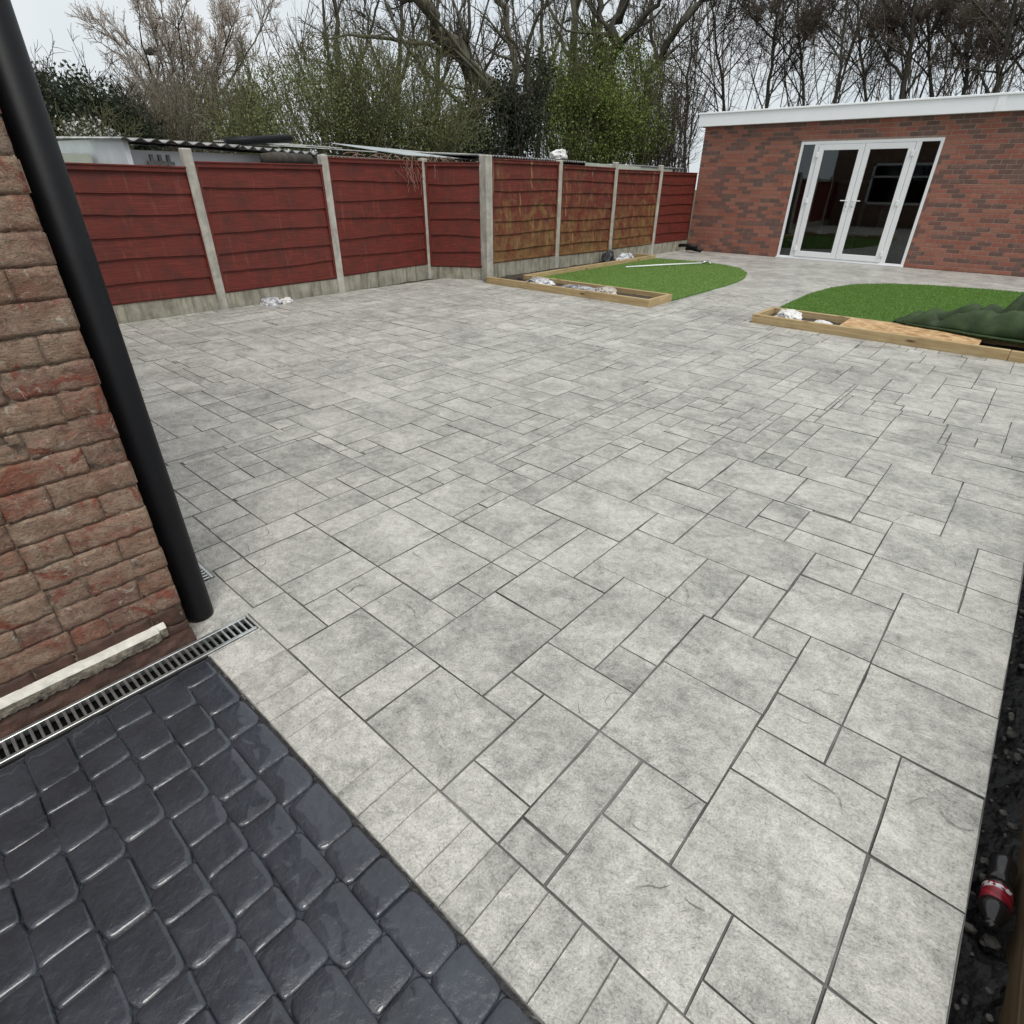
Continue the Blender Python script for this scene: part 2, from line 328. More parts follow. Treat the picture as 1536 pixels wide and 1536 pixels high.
TR = """-1289,-940,928,1364;-1289,-940,1364,1666;-1105,-940,1666,1817;-940,-731,1278,1817;-940,-570,1075,1278;-731,-570,1278,1442;-940,-790,928,1075;-790,-570,738,1075;-1146,-790,604,928;-790,-570,604,738;-570,-416,703,1075;-570,-416,604,703;-416,-44,604,854;-416,-210,854,1075;-570,-210,1075,1482;-570,-210,1482,1817;-731,-570,1442,1817;-731,-538,1817,2199;-538,-374,1817,2199;-374,-210,1817,1974;-374,-6,1974,2360;-210,-6,1609,1974;-210,-6,1424,1609;-6,368,1609,1974;-6,160,1424,1609;160,368,1223,1609;-210,160,1223,1424;-210,160,854,1223;160,368,854,1223;-44,160,687,854;-1620,-1289,604,928;-1289,-1146,604,928;-1941,-1620,604,776;-1800,-1620,776,928;-1990,-1800,776,1144;-1800,-1620,928,1144;-1620,-1289,928,1144;-1800,-1447,1144,1508;-1447,-1289,1144,1300;-1447,-1289,1300,1508;-1447,-1289,1508,1666;-1800,-1447,1508,1666;-1800,-1447,1666,2040;-2170,-1873,1666,2040;-2170,-1800,1508,1666;-2170,-1800,1144,1508;-2311,-2170,1144,1508;-2502,-2311,1144,1508;-2311,-1990,776,1144;-2502,-2311,776,1144;-2661,-2502,776,992;-2837,-2502,992,1355;-2194,-1941,636,776;-2311,-2194,636,776;-3505,-3209,992,1202;-3209,-3038,992,1202;-3038,-2877,992,1355;-3209,-3038,1202,1355;-3555,-3209,1202,1355;-3555,-3382,1355,1570;-3337,-2877,1355,1724;-2877,-2686,1355,1724;-2686,-2502,1355,1508;-2686,-2502,1508,1724;-2502,-2311,1508,1724;-2311,-2170,1508,1724;-2311,-2170,1724,1883;-2311,-2170,1883,2040;-2311,-1999,2040,2265;-1999,-1800,2040,2265;-1800,-1644,2040,2417;-1999,-1800,2265,2417;-2125,-1999,2265,2417;-2311,-2177,2265,2818;-2125,-1800,2417,2721;-1800,-1644,2417,2597;-1800,-1644,2597,2802;-2125,-1800,2721,3209;-1800,-1644,2802,3017;-1800,-1644,3017,3209;-1644,-1277,2417,2893;-1644,-1105,2040,2417;-1447,-1289,1666,2040;-1289,-1105,1666,2040;-1105,-731,1817,2199;-1105,-909,2199,2417;-1277,-909,2417,2585;-1277,-909,2585,2801;-1277,-1066,2801,3372;-1066,-909,2801,2973;-1066,-656,2973,3372;-909,-709,2585,2973;-709,-520,2747,2973;-709,-520,2585,2747;-909,-374,2199,2585;-520,-168,2585,2747;-520,-168,2747,2987;-374,-168,2360,2585;-656,-330,3001,3372;-708,-330,3372,3535;-843,-708,3372,3535;-843,-495,3535,3838;-843,-495,3838,4352;-495,-330,3535,3718;-495,-330,3718,3940;-495,-123,3940,4108;-495,-123,4108,4352;-495,-123,4352,4510;-495,-177,4510,4918;-330,37,3535,3940;-330,37,3325,3535;-330,37,3148,3325;-330,-168,2987,3148;-168,189,2747,3148;-168,189,2515,2747;-168,-6,2360,2515;-6,368,2136,2515;-6,368,1974,2136;189,368,2515,2747;37,368,3148,3699;37,368,3699,3940;-123,368,3940,4352;-123,368,4352,4533;-913,-495,4352,4760;-869,-698,4760,5178"""
tiles = [[int(v) / 1000 for v in t.split(',')] for t in TR.split(';')]
# border course along the driveway
bx = [-1.80, -1.63, -1.545, -1.465, -1.37, -1.275, -1.18, -1.0, -.905, -.80, -.665, -.575, -.49, -.40, -.30, -.20, -.08, .05, .18, .368]
for a, b in zip(bx[:-1], bx[1:]): tiles.append([a, b, .402, .604])
# random ashlar fill round the measured stones, on a 25 mm raster
C_ = .025; gx0, gy0 = -8.06, .604
NX, NY = int(round((.368 - gx0) / C_)), int(round((9.4 - gy0) / C_))
occ = np.zeros((NX, NY), bool)
def mark(a, b, c, d, v=True):
    occ[max(0, int(round((a - gx0) / C_))):max(0, int(round((b - gx0) / C_))), max(0, int(round((c - gy0) / C_))):max(0, int(round((d - gy0) / C_)))] = v
for t in tiles: mark(*t)
mark(-8.1, -1.93, .60, .636)
mark(-7.16, -4.02, 7.41, 9.5); mark(-8.2, -7.16, 7.55, 9.5); mark(-2.60, .5, 7.44, 9.5)
# the texture mats repeat: lay the measured stones again further out wherever a whole stone fits
meas = [t for t in tiles if t[2] > .5]
for dx, dy in ((0, 3.75), (-2.675, 0), (-2.675, 2.6), (-2.675, 5.2), (-5.35, .4), (-5.35, 3.1), (-5.35, 5.7), (0, 6.35), (-1.35, 3.2), (-4.0, 2.1), (1.3, 4.3), (-1.1, 5.9), (-6.6, 1.5), (-6.4, 4.3), (-3.3, 7.0)):
    for t in meas:
        a, b, c, d = t[0] + dx, t[1] + dx, t[2] + dy, t[3] + dy
        if a < gx0 or b > .3685 or c < gy0 or d > 9.4: continue
        i0, i1, j0, j1 = int(round((a - gx0) / C_)), int(round((b - gx0) / C_)), int(round((c - gy0) / C_)), int(round((d - gy0) / C_))
        if i1 > i0 and j1 > j0 and not occ[i0:i1, j0:j1].any(): occ[i0:i1, j0:j1] = True; tiles.append([a, b, c, d])
SZ = [14, 14, 8, 8, 6, 12, 16, 10, 8, 14]; fill = []
def pick_len(free):
    """a length that leaves no sliver in the free run"""
    if free < 12: return free
    ok = [q for q in SZ if q == free or q <= free - 6]
    return random.choice(ok) if ok else free
for j in range(NY):
    for i in range(NX):
        if occ[i, j]: continue
        fr = 1
        while fr < 30 and i + fr < NX and not occ[i + fr, j]: fr += 1
        ww = pick_len(fr); fh = 1
        while fh < 30 and j + fh < NY and not occ[i:i + ww, j + fh].any(): fh += 1
        hh = pick_len(min(fh, 30))
        if hh > 15 and ww > 15: hh = min(hh, 14) if fh - 14 >= 6 else hh
        occ[i:i + ww, j:j + hh] = True
        fill.append([gx0 + i * C_, min(.368, gx0 + (i + ww) * C_), gy0 + j * C_, gy0 + (j + hh) * C_])
# close the raster gaps against the measured stones, then let neighbours absorb slivers
for t in fill:
    for ax in (0, 1, 2, 3):
        o_ = 2 if ax < 2 else 0; best = None
        for q in tiles:
            if min(t[o_ + 1], q[o_ + 1]) - max(t[o_], q[o_]) < .03: continue
            e = q[ax ^ 1]
            if abs(e - t[ax]) < .017 and (best is None or abs(e - t[ax]) < abs(best - t[ax])): best = e
        if best is not None: t[ax] = best
for _ in range(3):
    for t in list(fill):
        for ax in (0, 2):
            if t[ax + 1] - t[ax] > .105: continue
            o_ = 2 - ax
            for side in (0, 1):
                nb_ = [q for q in fill if q is not t and abs(q[ax + 1 - side] - t[ax + side]) < .004 and q[o_] > t[o_] - .004 and q[o_ + 1] < t[o_ + 1] + .004]
                if nb_ and abs(sum(q[o_ + 1] - q[o_] for q in nb_) - (t[o_ + 1] - t[o_])) < .01:
                    for q in nb_: q[ax + 1 - side] = t[ax + 1 - side]
                    fill.remove(t); break
            else: continue
            break
tiles += fill
def tile_geo(x0, x1, y0, y1, z=0.):
    """one stamped stone: uneven outline, chamfered rim, flat top; returned about its centre"""
    cx, cy = (x0 + x1) / 2, (y0 + y1) / 2; gp = .0010 if y1 < .61 else random.uniform(.0008, .0024); w_, h2 = (x1 - x0) / 2 - gp, (y1 - y0) / 2 - gp
    nx = max(1, int(w_ / .045)); ny = max(1, int(h2 / .045)); out = []
    for k in range(nx): out.append((-w_ + 2 * w_ * k / nx, -h2))
    for k in range(ny): out.append((w_, -h2 + 2 * h2 * k / ny))
    for k in range(nx): out.append((w_ - 2 * w_ * k / nx, h2))
    for k in range(ny): out.append((-w_, h2 - 2 * h2 * k / ny))
    n = len(out); tx, ty = random.uniform(-1, 1) * .0022, random.uniform(-1, 1) * .0022; dz = random.uniform(-.0008, .0008)
    lo = [(x, y, -.0045) for x, y in out]
    hi = []
    for x, y in out:
        ins = .0008 + abs(random.gauss(0, .0015))
        hi.append((x - math.copysign(min(ins, w_), x) * (1 if abs(x) > w_ - .001 else 0), y - math.copysign(min(ins, h2), y) * (1 if abs(y) > h2 - .001 else 0), dz + tx * x / .3 + ty * y / .3 - random.random() * .0006))
    v = lo + hi; f = [(i, (i + 1) % n, n + (i + 1) % n, n + i) for i in range(n)] + [tuple(range(n, 2 * n))]
    return (cx, cy), v, f
def shown(t):
    """apparent size of a tile in view (0 when outside the picture)"""
    c = Vector(((t[0] + t[1]) / 2, (t[2] + t[3]) / 2, 0)) - Vector((0, 0, H)); d = c.dot(fwd)
    if d < .2: return 0
    x, y = c.dot(rt) / d, c.dot(up) / d
    if abs(x) > .95 or abs(y) > .95: return 0
    if t[0] < -1.9 and (t[3] - .0) < .40 * (-t[0]) / 1.945 * .62: return 0
    return (t[1] - t[0]) * (t[3] - t[2]) / d ** 3
tiles.sort(key=shown, reverse=True)
rest = MB(); rr = []
for k, t in enumerate(tiles):
    (cx, cy), v, f = tile_geo(*t)
    if k < 298 and shown(t) > 0:
        me = bpy.data.meshes.new('paving_stone'); me.from_pydata(v, [], f); me.materials.append(m_patio); me.materials.append(m_joint); me.polygons.foreach_set('material_index', [0 if t[3] < .61 else 1] * (len(f) - 1) + [0]); set_rnd(me)
        link('paving_stone', me, patio, (cx, cy, 0))
    else:
        rest.add([(x + cx, y + cy, z) for x, y, z in v], f); rest.m[-len(f):] = [0 if t[3] < .61 else 1] * (len(f) - 1) + [0]; rr += [random.random()] * len(v)
o = rest.build('distant_paving_stones', [m_patio, m_joint], patio); set_rnd(o.data, rr); tag(o, kind='stuff')
# plain washed surface of the far path round the lawns
far = MB(); far.box(-8.0, .368, 9.404, 15.185, -.0044, -.001); o = far.build('far_path_surface', m_patio, patio); set_rnd(o.data)

# creases and ledges pressed into the stamped skin by the slate texture mats
cz = MB()
for t in tiles[:150]:
    if (t[1] - t[0]) < .17 or (t[3] - t[2]) < .17 or random.random() > .36: continue
    for _ in range(random.choice((1, 1, 2))):
        x, y = random.uniform(t[0] + .03, t[1] - .03), random.uniform(t[2] + .03, t[3] - .03); a = random.uniform(0, 6.28); n = random.randint(4, 11); tw = random.gauss(0, .16); w0 = random.uniform(.0007, .0017); L = []; Rr = []
        for k in range(n):
            if not (t[0] + .008 < x < t[1] - .008 and t[2] + .008 < y < t[3] - .008): break
            wd = w0 * math.sin(math.pi * (k + .6) / (n + .6)) * random.uniform(.5, 1.3); L.append((x - math.sin(a) * wd, y + math.cos(a) * wd, .0026)); Rr.append((x + math.sin(a) * wd, y - math.cos(a) * wd, .0026))
            a += tw + random.gauss(0, .33); st_ = random.uniform(.008, .022); x += math.cos(a) * st_; y += math.sin(a) * st_
        if len(L) > 2: cz.add(L + Rr, [(k, k + 1, len(L) + k + 1, len(L) + k) for k in range(len(L) - 1)])
tag(cz.build('slate_creases', mat_plain('crease_pigment', (.15, .148, .14), .7, .4, 30, 0), patio), kind='stuff')
# driveway of cobble stamped concrete
drive = MB(); drive.box(-1.803, PX1, -1.6, .391, -.14, -.0095); drive = drive.build('driveway', m_drive); tag(drive, kind='structure')
def cobble(l, wd):
    n = 32; rings = [(.0, .0017), (.40, .0015), (.74, .0011), (.90, -.0003), (.965, -.0036), (1.0, -.0096)]; pz = random.random() * 50
    ph = [random.uniform(0, 6.28) for _ in range(3)]; lift = random.uniform(-.0015, .002); tx, ty = random.gauss(0, .008), random.gauss(0, .010)
    v = [(0, 0, .0017 + lift)]; f = []
    for ri, (s, z) in enumerate(rings[1:]):
        for j in range(n):
            a = 2 * math.pi * (j + .5) / n; ca, sa = math.cos(a), math.sin(a); e = 2 / 7.0
            x = math.copysign(abs(ca) ** e, ca); y = math.copysign(abs(sa) ** e, sa)
            wob = 1 + .024 * math.sin(2 * a + ph[0]) + .024 * math.sin(3 * a + ph[1]) + .014 * math.sin(5 * a + ph[2])
            X, Y = x * s * wob * l / 2, y * s * wob * wd / 2
            nz = (mnoise.noise(Vector((X * 28, Y * 28, pz))) * .0030) * (1 if ri < 3 else .3)
            v.append((X, Y, z + (lift + X * tx + Y * ty) * (1 if ri < 4 else 0) + nz))
    for j in range(n): f.append((0, 1 + j, 1 + (j + 1) % n))
    for r0 in range(len(rings) - 2):
        for j in range(n): a, b = 1 + r0 * n + j, 1 + r0 * n + (j + 1) % n; f.append((a, a + n, b + n, b))
    return v, f
rows = [.391, .287, .177, .067, -.041, -.149, -.258, -.366, -.474, -.582, -.69]
first = [-1.80, -1.70, -1.53, -1.40, -1.22, -1.078, -.892, -.772, -.659, -.485, -.35, -.2, -.08, .06, .2, .36]
for ri in range(len(rows) - 1):
    y1, y0 = rows[ri], rows[ri + 1]
    if ri == 0: xs = first
    else:
        xs = [-1.80]
        while xs[-1] < .22: xs.append(xs[-1] + random.choice([.105, .12, .135, .155, .17, .185]) + random.uniform(-.01, .01))
        xs[-1] = .366
        if xs[-1] - xs[-2] < .07: xs.pop(-2)
    for a, b in zip(xs[:-1], xs[1:]):
        v, f = cobble(b - a + .002, y1 - y0 + .004)
        me = bpy.data.meshes.new('cobble'); me.from_pydata(v, [], f); me.materials.append(m_drive); me.polygons.foreach_set('use_smooth', [True] * len(f))
        link('cobble', me, drive, ((a + b) / 2, (y0 + y1) / 2 + random.uniform(-.003, .003), 0))
# the dark seam between driveway and patio
sm = MB(); sm.grid(lambda u, v: (-1.80 + 2.168 * u, .386 + .014 * v + .0035 * mnoise.noise(Vector((u * 60, v, 3))), -.0035 + .003 * mnoise.noise(Vector((u * 90, v * 3, 0)))), 160, 2)
sm.build('edge_seam', m_soil, drive)
tag(MB().box(-60, -1.96, -30, .58, -.30, -.145).build('house_ground', m_ground), kind='structure')

# ------------------------------------------------------------------ the house
WX, CY = -1.945, .408; CP = .0805
house = empty('brick_house', (WX, CY, 0), 0, 'old worn brick house wall with black pipe at its corner', 'house')
def hm(x, y, z): return (x - WX, y - CY, z)
core = MB()
core.box(-6.4, -.0062, -5.0, -.007, -.14, 3.25)
core.build('mortar_core', m_hm, house)
def house_brick(l, hgt, seed, corner=False):
    """worn brick; front face +X at x=0, runs along -Y from y=0 (corner side)"""
    nu, nv = max(4, int(l / .0135)), 7; vs = []; fs = []; gp = .0014; chip = random.uniform(.4, 1.5)
    for j in range(nv + 1):
        for i in range(nu + 1):
            y = -gp - (l - 2 * gp) * i / nu; z = gp + (hgt - 2 * gp) * j / nv
            p = Vector((y * 26, z * 26, seed)); d = mnoise.fractal(p, .7, 2.1, 5) * .0062 * chip
            d2 = mnoise.noise(Vector((y * 11, z * 14, seed + 9))); d -= max(0, d2 - .28) * .020 * chip
            e = min(i, nu - i, j * 1.0, nv - j)
            if e == 0: d -= .0022 + .009 * abs(mnoise.noise(Vector((y * 60, z * 60, seed + 5)))); y += .0016 * mnoise.noise(Vector((y * 70, z * 70, seed))); z += .0035 * mnoise.noise(Vector((y * 40, z * 60, seed + 3)))
            elif e == 1: d -= .0006
            if corner and i == 0: d -= .004 + .006 * max(0, mnoise.noise(Vector((z * 30, seed, 1)))); y -= .004 * max(0, mnoise.noise(Vector((z * 40, seed, 7))))
            vs.append((max(-.0058, min(d, .009)), y, z))
    for j in range(nv):
        for i in range(nu): a = j * (nu + 1) + i; fs.append((a, a + nu + 1, a + nu + 2, a + 1))
    # returns into the wall
    ring = [i for i in range(nu + 1)] + [j * (nu + 1) + nu for j in range(1, nv + 1)] + [nv * (nu + 1) + i for i in range(nu - 1, -1, -1)] + [j * (nu + 1) for j in range(nv - 1, 0, -1)]
    b = len(vs)
    for q in ring: vs.append((-.02 if not corner else -.03, vs[q][1], vs[q][2]))
    for k in range(len(ring)): k2 = (k + 1) % len(ring); fs.append((ring[k], ring[k2], b + k2, b + k))
    return vs, fs
nc = 30; nb = 0
for c in range(nc):
    z = c * CP; y = 0.; k = 0; st = c % 2
    while y > -1.75:
        l = (.108 if (k + st) % 2 else .222) + random.uniform(-.006, .006)
        if nb < 300:
            v, f = house_brick(l, CP, random.random() * 99, k == 0)
            me = bpy.data.meshes.new('brick'); me.from_pydata(v, [], f); me.materials.append(m_hb if z > .085 else m_brown)
            me.polygons.foreach_set('use_smooth', [True] * len(f))
            link('brick', me, house, (random.uniform(-.003, .003), y, z)); nb += 1
        y -= l; k += 1
# rear and upper brickwork, only seen in the garden room's glass
rb = MB()
for c in range(39):
    z = .004 + c * CP; x = -.112 if c % 2 else -.01
    while x > -6.3:
        l = .215
        if not (-4.9 < x < -2.6 and .8 < z < 2.3): rb.box(x - l, x, -.0045, .002 + random.uniform(-.002, .002), z, z + CP - .010)
        x -= .225
o = rb.build('rear_brickwork', m_hb, house); tag(o, kind='stuff')
wf = MB(); wz0, wz1 = .82, 2.28
for (a, b, c, d) in ((-4.9, -2.6, wz0, wz0 + .08), (-4.9, -2.6, wz1 - .08, wz1), (-4.9, -4.82, wz0, wz1), (-2.68, -2.6, wz0, wz1), (-3.79, -3.71, wz0, wz1), (-4.9, -2.6, 1.78, 1.84)): wf.box(a, b, .0, .05, c, d)
win = wf.build('rear_window', m_white, house)
MB().box(-4.9, -2.6, -.004, .012, wz0 + .01, wz1 - .01).build('pane', m_glass, win)
# painted ledge of the damp course and the dark footing under it
lg = MB()
def ledge(u, v):
    y = -1.75 + u * (1.75 - .075); t = v
    prof = [(0.0, .121), (.027, .117), (.032, .106), (.030, .085), (.024, .064), (0.0, .052)]
    k = min(int(t * 5 + .001), 5); x, z = prof[k]
    nz = mnoise.noise(Vector((y * 30, k, 2))); n2 = mnoise.noise(Vector((y * 9, k, 5)))
    if k >= 4: z += .010 * nz + .010 * n2 + .008 * mnoise.noise(Vector((y * 90, k, 8))); x += .006 * nz
    if k == 3: x += .005 * mnoise.noise(Vector((y * 70, k, 3)))
    if k in (1, 2): x += .0018 * nz
    if u > .985 and k in (1, 2, 3, 4): x -= .012
    return (x, y, z)
lg.grid(ledge, 420, 5)
n0 = len(lg.f)
for k in range(n0): lg.m[k] = 0 if k < 420 * 2 else 1
lg.build('painted_ledge', [m_paint, m_render], house)
ft = MB(); ft.grid(lambda u, v: (.012 + .006 * mnoise.noise(Vector((u * 40, v * 3, 1))) + .018 * (1 - v), -1.75 + 1.75 * u, -.02 + .075 * v), 120, 4); ft.build('footing', m_brown, house)
pipe = MB(); PXc, PYc = -2.052, .476
pipe.tube([(0, 0, 0.004), (0, 0, .02), (0, 0, 3.25)], [.049, .050, .050], 40)
pipe = pipe.build('drainpipe', m_black, None, True, (PXc, PYc, 0)); tag(pipe, 'thick black plastic drainpipe standing at the brick house corner', 'pipe')
# ------------------------------------------------------------------ channel drains
def drain(name, loc, rz, length, label, pitch=.0225):
    """runs along local +Y from the origin; x from 0 to .105"""
    t = empty(name, loc, rz, label, 'drain', 'linear drains'); W = .105
    ch = MB(); ch.box(0, W, 0, length, -.12, -.10); ch.box(-.004, .004, 0, length, -.12, -.004); ch.box(W - .004, W + .004, 0, length, -.12, -.004); ch.box(0, W, -.004, .002, -.12, -.004); ch.box(0, W, length - .003, length + .003, -.12, -.003)
    ch.build('channel', m_dark, t)
    for x in (.001, W - .015):
        r = MB(); r.bbox(x, x + .014, .002, length - .002, -.022, .0035, .0015); r.build('rail', m_galv, t)
    bm_ = MB(); bm_.bbox(.014, W - .014, -.0042, .0042, -.012, .0022, .0012); me = bm_.mesh('bar', m_galv)
    k = int(length / pitch)
    for i in range(k + 1): link('bar', me, t, (0, .012 + i * (length - .024) / k, 0))
    return t
drain('channel_drain', (-1.917, -1.1, .0), 0, 1.692, 'galvanised slotted drain between the brick house wall and charcoal driveway')
drain('channel_drain', (-2.262, .520, .0), R(90), 1.6, 'short piece of slotted drain showing behind the black drainpipe')
# cement around the pipe foot
cf = MB(); cf.grid(lambda u, v: (-2.62 + .82 * u, .40 + .20 * v, -.001 + .004 * mnoise.noise(Vector((u * 8, v * 4, 0)))), 30, 10)
cf.v = [p for p in cf.v]
cf2 = MB(); cf2.box(-2.258, -1.921, .405, .634, -.14, -.001); cf2.box(-1.921, -1.80, .594, .602, -.14, -.001); cf2.box(-3.6, -2.258, .627, .634, -.14, -.001); cf2.box(-1.8095, -1.80, .400, .60, -.14, -.0012)
o = cf2.build('pipe_foot_apron', m_patio); set_rnd(o.data); tag(o, kind='structure')

# ------------------------------------------------------------------ right hand trench, boards, bottle
tr = MB(); tr.grid(lambda u, v: (.36 + .14 * u, -1.4 + 9.0 * v, -.075 + .028 * mnoise.fractal(Vector((u * 2.4, v * 110, 0)), .9, 2, 4) + .02 * abs(u - .45)), 14, 700); o = tr.build('trench', m_soil); tag(o, kind='structure')
mst = mat_plain('muddy_stone', (.12, .11, .095), .7, .5, 20, .6, 60, obj=True)
st = MB()
for k in range(150):
    y = random.uniform(.7, 5.0); x = random.uniform(.385, .452); r = random.choice([.004, .005, .006, .008, .011, .014]); bm = bmesh.new(); bmesh.ops.create_icosphere(bm, subdivisions=1, radius=r)
    sx = [random.uniform(.6, 1.5) for _ in range(3)]
    for v in bm.verts: v.co = Vector((v.co.x * sx[0] + x, v.co.y * sx[1] + y, v.co.z * sx[2] * .7 - .062 + r * .4))
    bm.verts.index_update(); st.add([v.co for v in bm.verts], [[q.index for q in f.verts] for f in bm.faces]); bm.free()
o = st.build('rubble', mst); tag(o, 'small muddy stones and rubble lying in the dark trench', 'rubble', kind='stuff')
bf = empty('timber_boundary', (.47, 0, 0), 0, 'low brown timber boarding along the dark trench at right edge', 'fence')
for k in range(2):
    b = MB(); b.bbox(0.0, .045, -1.4, 7.4, -.13 + k * .152, -.13 + k * .152 + .149, .005); b.build('board', m_oldtimber, bf)
# bottle
bt = empty('drink_bottle', (.424, 1.355, -.022), 0, 'small dark cola bottle with red wrapper lying in the trench', 'bottle')
bt.rotation_euler = (R(90 - 6), 0, R(-4))
mcola = Mat('dark_bottle_plastic'); mcola.fin((.016, .014, .014), .2, None, .5, None, .3); mcola = mcola.m
MB().lathe([(.0, -.115), (.022, -.115), (.0285, -.108), (.030, -.09), (.027, -.075), (.0265, -.04), (.029, -.015)], 28).build('base', mcola, bt, True)
body = MB().lathe([(.029, -.015), (.0305, .0), (.0305, .055)], 28).build('body', mcola, bt, True)
mred = Mat('red_bottle_wrapper'); q = mred.obj(); a = mred.n('Mapping', {'Vector': q, 'Rotation': (0, 0, R(0))}).outputs[0]
sx = mred.n('SeparateXYZ', {'Vector': q}); ang = mred.math('ARCTAN2', sx.outputs[1], sx.outputs[0])
wv = mred.math('SINE', mred.math('ADD', mred.math('MULTIPLY', ang, 4.0), mred.math('MULTIPLY', sx.outputs[2], 260.0)))
msk = mred.math('MULTIPLY', mred.ramp(mred.math('ABSOLUTE', mred.math('SUBTRACT', sx.outputs[2], .012)), (.006, 1.0), (.010, 0.0)), mred.ramp(mred.noise(q, 60, 3), (.50, 0.0), (.54, 1.0)))
mred.fin(mred.mix(msk, mred.ramp(wv, (.3, (.22, .008, .02)), (.7, (.36, .015, .03))), (.8, .8, .8)), .25, None, .5); mred = mred.m
MB().lathe([(.0308, .002), (.0312, .004), (.0312, .052), (.0308, .054)], 28).build('wrapper', mred, bt, True)
MB().lathe([(.0305, .055), (.029, .072), (.022, .09), (.0145, .103), (.013, .112)], 28).build('neck', mcola, bt, True)
MB().lathe([(.013, .110), (.0145, .111), (.0145, .123), (.0, .123)], 20).build('cap', mcola, bt, True)

# ------------------------------------------------------------------ fences
def post(parent, x, y, zt, wx=.10, wy=.11, rz=0):
    b = MB(); b.bbox(-wx / 2, wx / 2, -wy / 2, wy / 2, -.15, zt, .012)
    for s in (-1, 1): pass
    return b.build('post', m_post, parent, False, (x, y, 0), (random.gauss(0, .004), random.gauss(0, .004), rz))
def panel(parent, p0, p1, zb, zt, nb_, mat, tilt=0.0, gb=True, zg=0.0):
    """lap panel between two post centres; garden side is to the right of p0->p1 turned (+n)"""
    p0, p1 = Vector((*p0, 0)), Vector((*p1, 0)); d = p1 - p0; L = d.length - .10; a = math.atan2(d.y, d.x)
    fr = MB(); hgt = zt - zb
    # local frame: x along, y = outwards to the garden is -y
    for (x0, x1, z0, z1) in ((0, L, hgt - .045, hgt), (0, L, 0, .03), (0, .035, .03, hgt - .045), (L - .035, L, .03, hgt - .045)):
        fr.bbox(x0, x1, -.040, .012, z0, z1, .003)
    fr.bbox(-.002, L + .002, -.050, .022, hgt, hgt + .018, .003)
    o = fr.build('fence_panel', mat, parent, False, (p0.x + d.normalized().x * .05, p0.y + d.normalized().y * .05, zb), (0, tilt, a))
    bh = (hgt - .01) / nb_; cuts = [0] + [bh * (k + random.uniform(-.10, .10)) for k in range(1, nb_)] + [hgt - .012]
    for k in range(nb_):
        z0, z1 = cuts[k] - .012, cuts[k + 1] + .012; sd = random.random() * 90; amp = random.uniform(.005, .011); sl = random.uniform(-.012, .012); n = 26; b = MB(); vs = []
        for i in range(n + 1):
            u = i / n; x = .03 + (L - .06) * u
            wz = amp * math.sin(u * random.uniform(4.8, 5.2) + sd) + .006 * mnoise.noise(Vector((u * 9, sd, 0))) + sl * (u - .5)
            if k == 0: wz *= .3
            yb = -.028 + .005 * mnoise.noise(Vector((u * 5, sd, 4))); yt = -.004
            z1c = min(z1, hgt - .002)
            vs += [(x, yb, z0 + wz), (x, yt, z1c), (x, yb + .009, z0 + wz), (x, yt + .008, z1c)]
        fs = []
        for i in range(n):
            c, e = i * 4, i * 4 + 4
            fs += [(c, e, e + 1, c + 1), (c + 2, c + 3, e + 3, e + 2), (c, c + 2, e + 2, e), (c + 1, e + 1, e + 3, c + 3)]
        fs += [(0, 1, 3, 2), (n * 4, n * 4 + 2, n * 4 + 3, n * 4 + 1)]
        b.add(vs, fs); b.build('board', mat, o)
    if gb:
        b = MB(); b.bbox(0, L, -.025, .025, -.12, zb - .006 - zg, .006); b.build('gravel_board', m_gravel, parent, False, (p0.x + d.normalized().x * .05, p0.y + d.normalized().y * .05, zg), (0, 0, a))
    return o
# left run: walking from near to far the garden lies on the right hand (-y in the panel frame)
P = [(-8.05, -.42), (-8.06, 1.45), (-8.085, 3.335), (-8.11, 5.175), (-8.28, 7.125)]
f1 = empty('garden_fence', (0, 0, 0), 0, 'dark red lap panel fence with concrete posts along the left side', 'fence')
for (x, y), zt in zip(P, (1.8, 1.8, 1.80, 1.795, 1.81)): post(f1, x, y, zt, .105, .115)
panel(f1, P[0], P[1], .22, 1.62, 6, m_fr); panel(f1, P[1], P[2], .225, 1.615, 6, m_fr, .010); panel(f1, P[2], P[3], .205, 1.655, 6, m_fr, -.004); panel(f1, P[3], P[4], .235, 1.755, 6, m_fr)
B0 = (-7.385, 7.69)
f2 = empty('garden_fence', (0, 0, 0), 0, 'short dark red fence return between the corner and the broad concrete post', 'fence')
panel(f2, P[4], B0, .205, 1.745, 6, m_fr)
post(f2, B0[0], B0[1], 1.86, .17, .15)
Q = [(-7.40, 7.77), (-7.385, 9.63), (-7.385, 11.51), (-7.385, 13.38), (-7.385, 15.23)]
f3 = empty('garden_fence', (0, 0, 0), 0, 'weathered ochre stained fence beside the left lawn up to the garden room', 'fence')
for (x, y), zt in zip(Q[1:4], (1.84, 1.86, 1.85)): post(f3, x, y, zt)
panel(f3, Q[0], Q[1], .265, 1.80, 7, m_fs); panel(f3, Q[1], Q[2], .25, 1.76, 7, m_fs, .010); panel(f3, Q[2], Q[3], .25, 1.72, 7, m_fs); panel(f3, Q[3], Q[4], .25, 1.71, 7, m_fr)
tag(MB().grid(lambda u, v: (-8.35 + .42 * u, .6 + 7 * v, -.012 + .03 * (1 - u) * (.5 + mnoise.noise(Vector((u * 5, v * 30, 2)))) - .006), 8, 140).build('soil_strip', m_soilb), kind='structure')

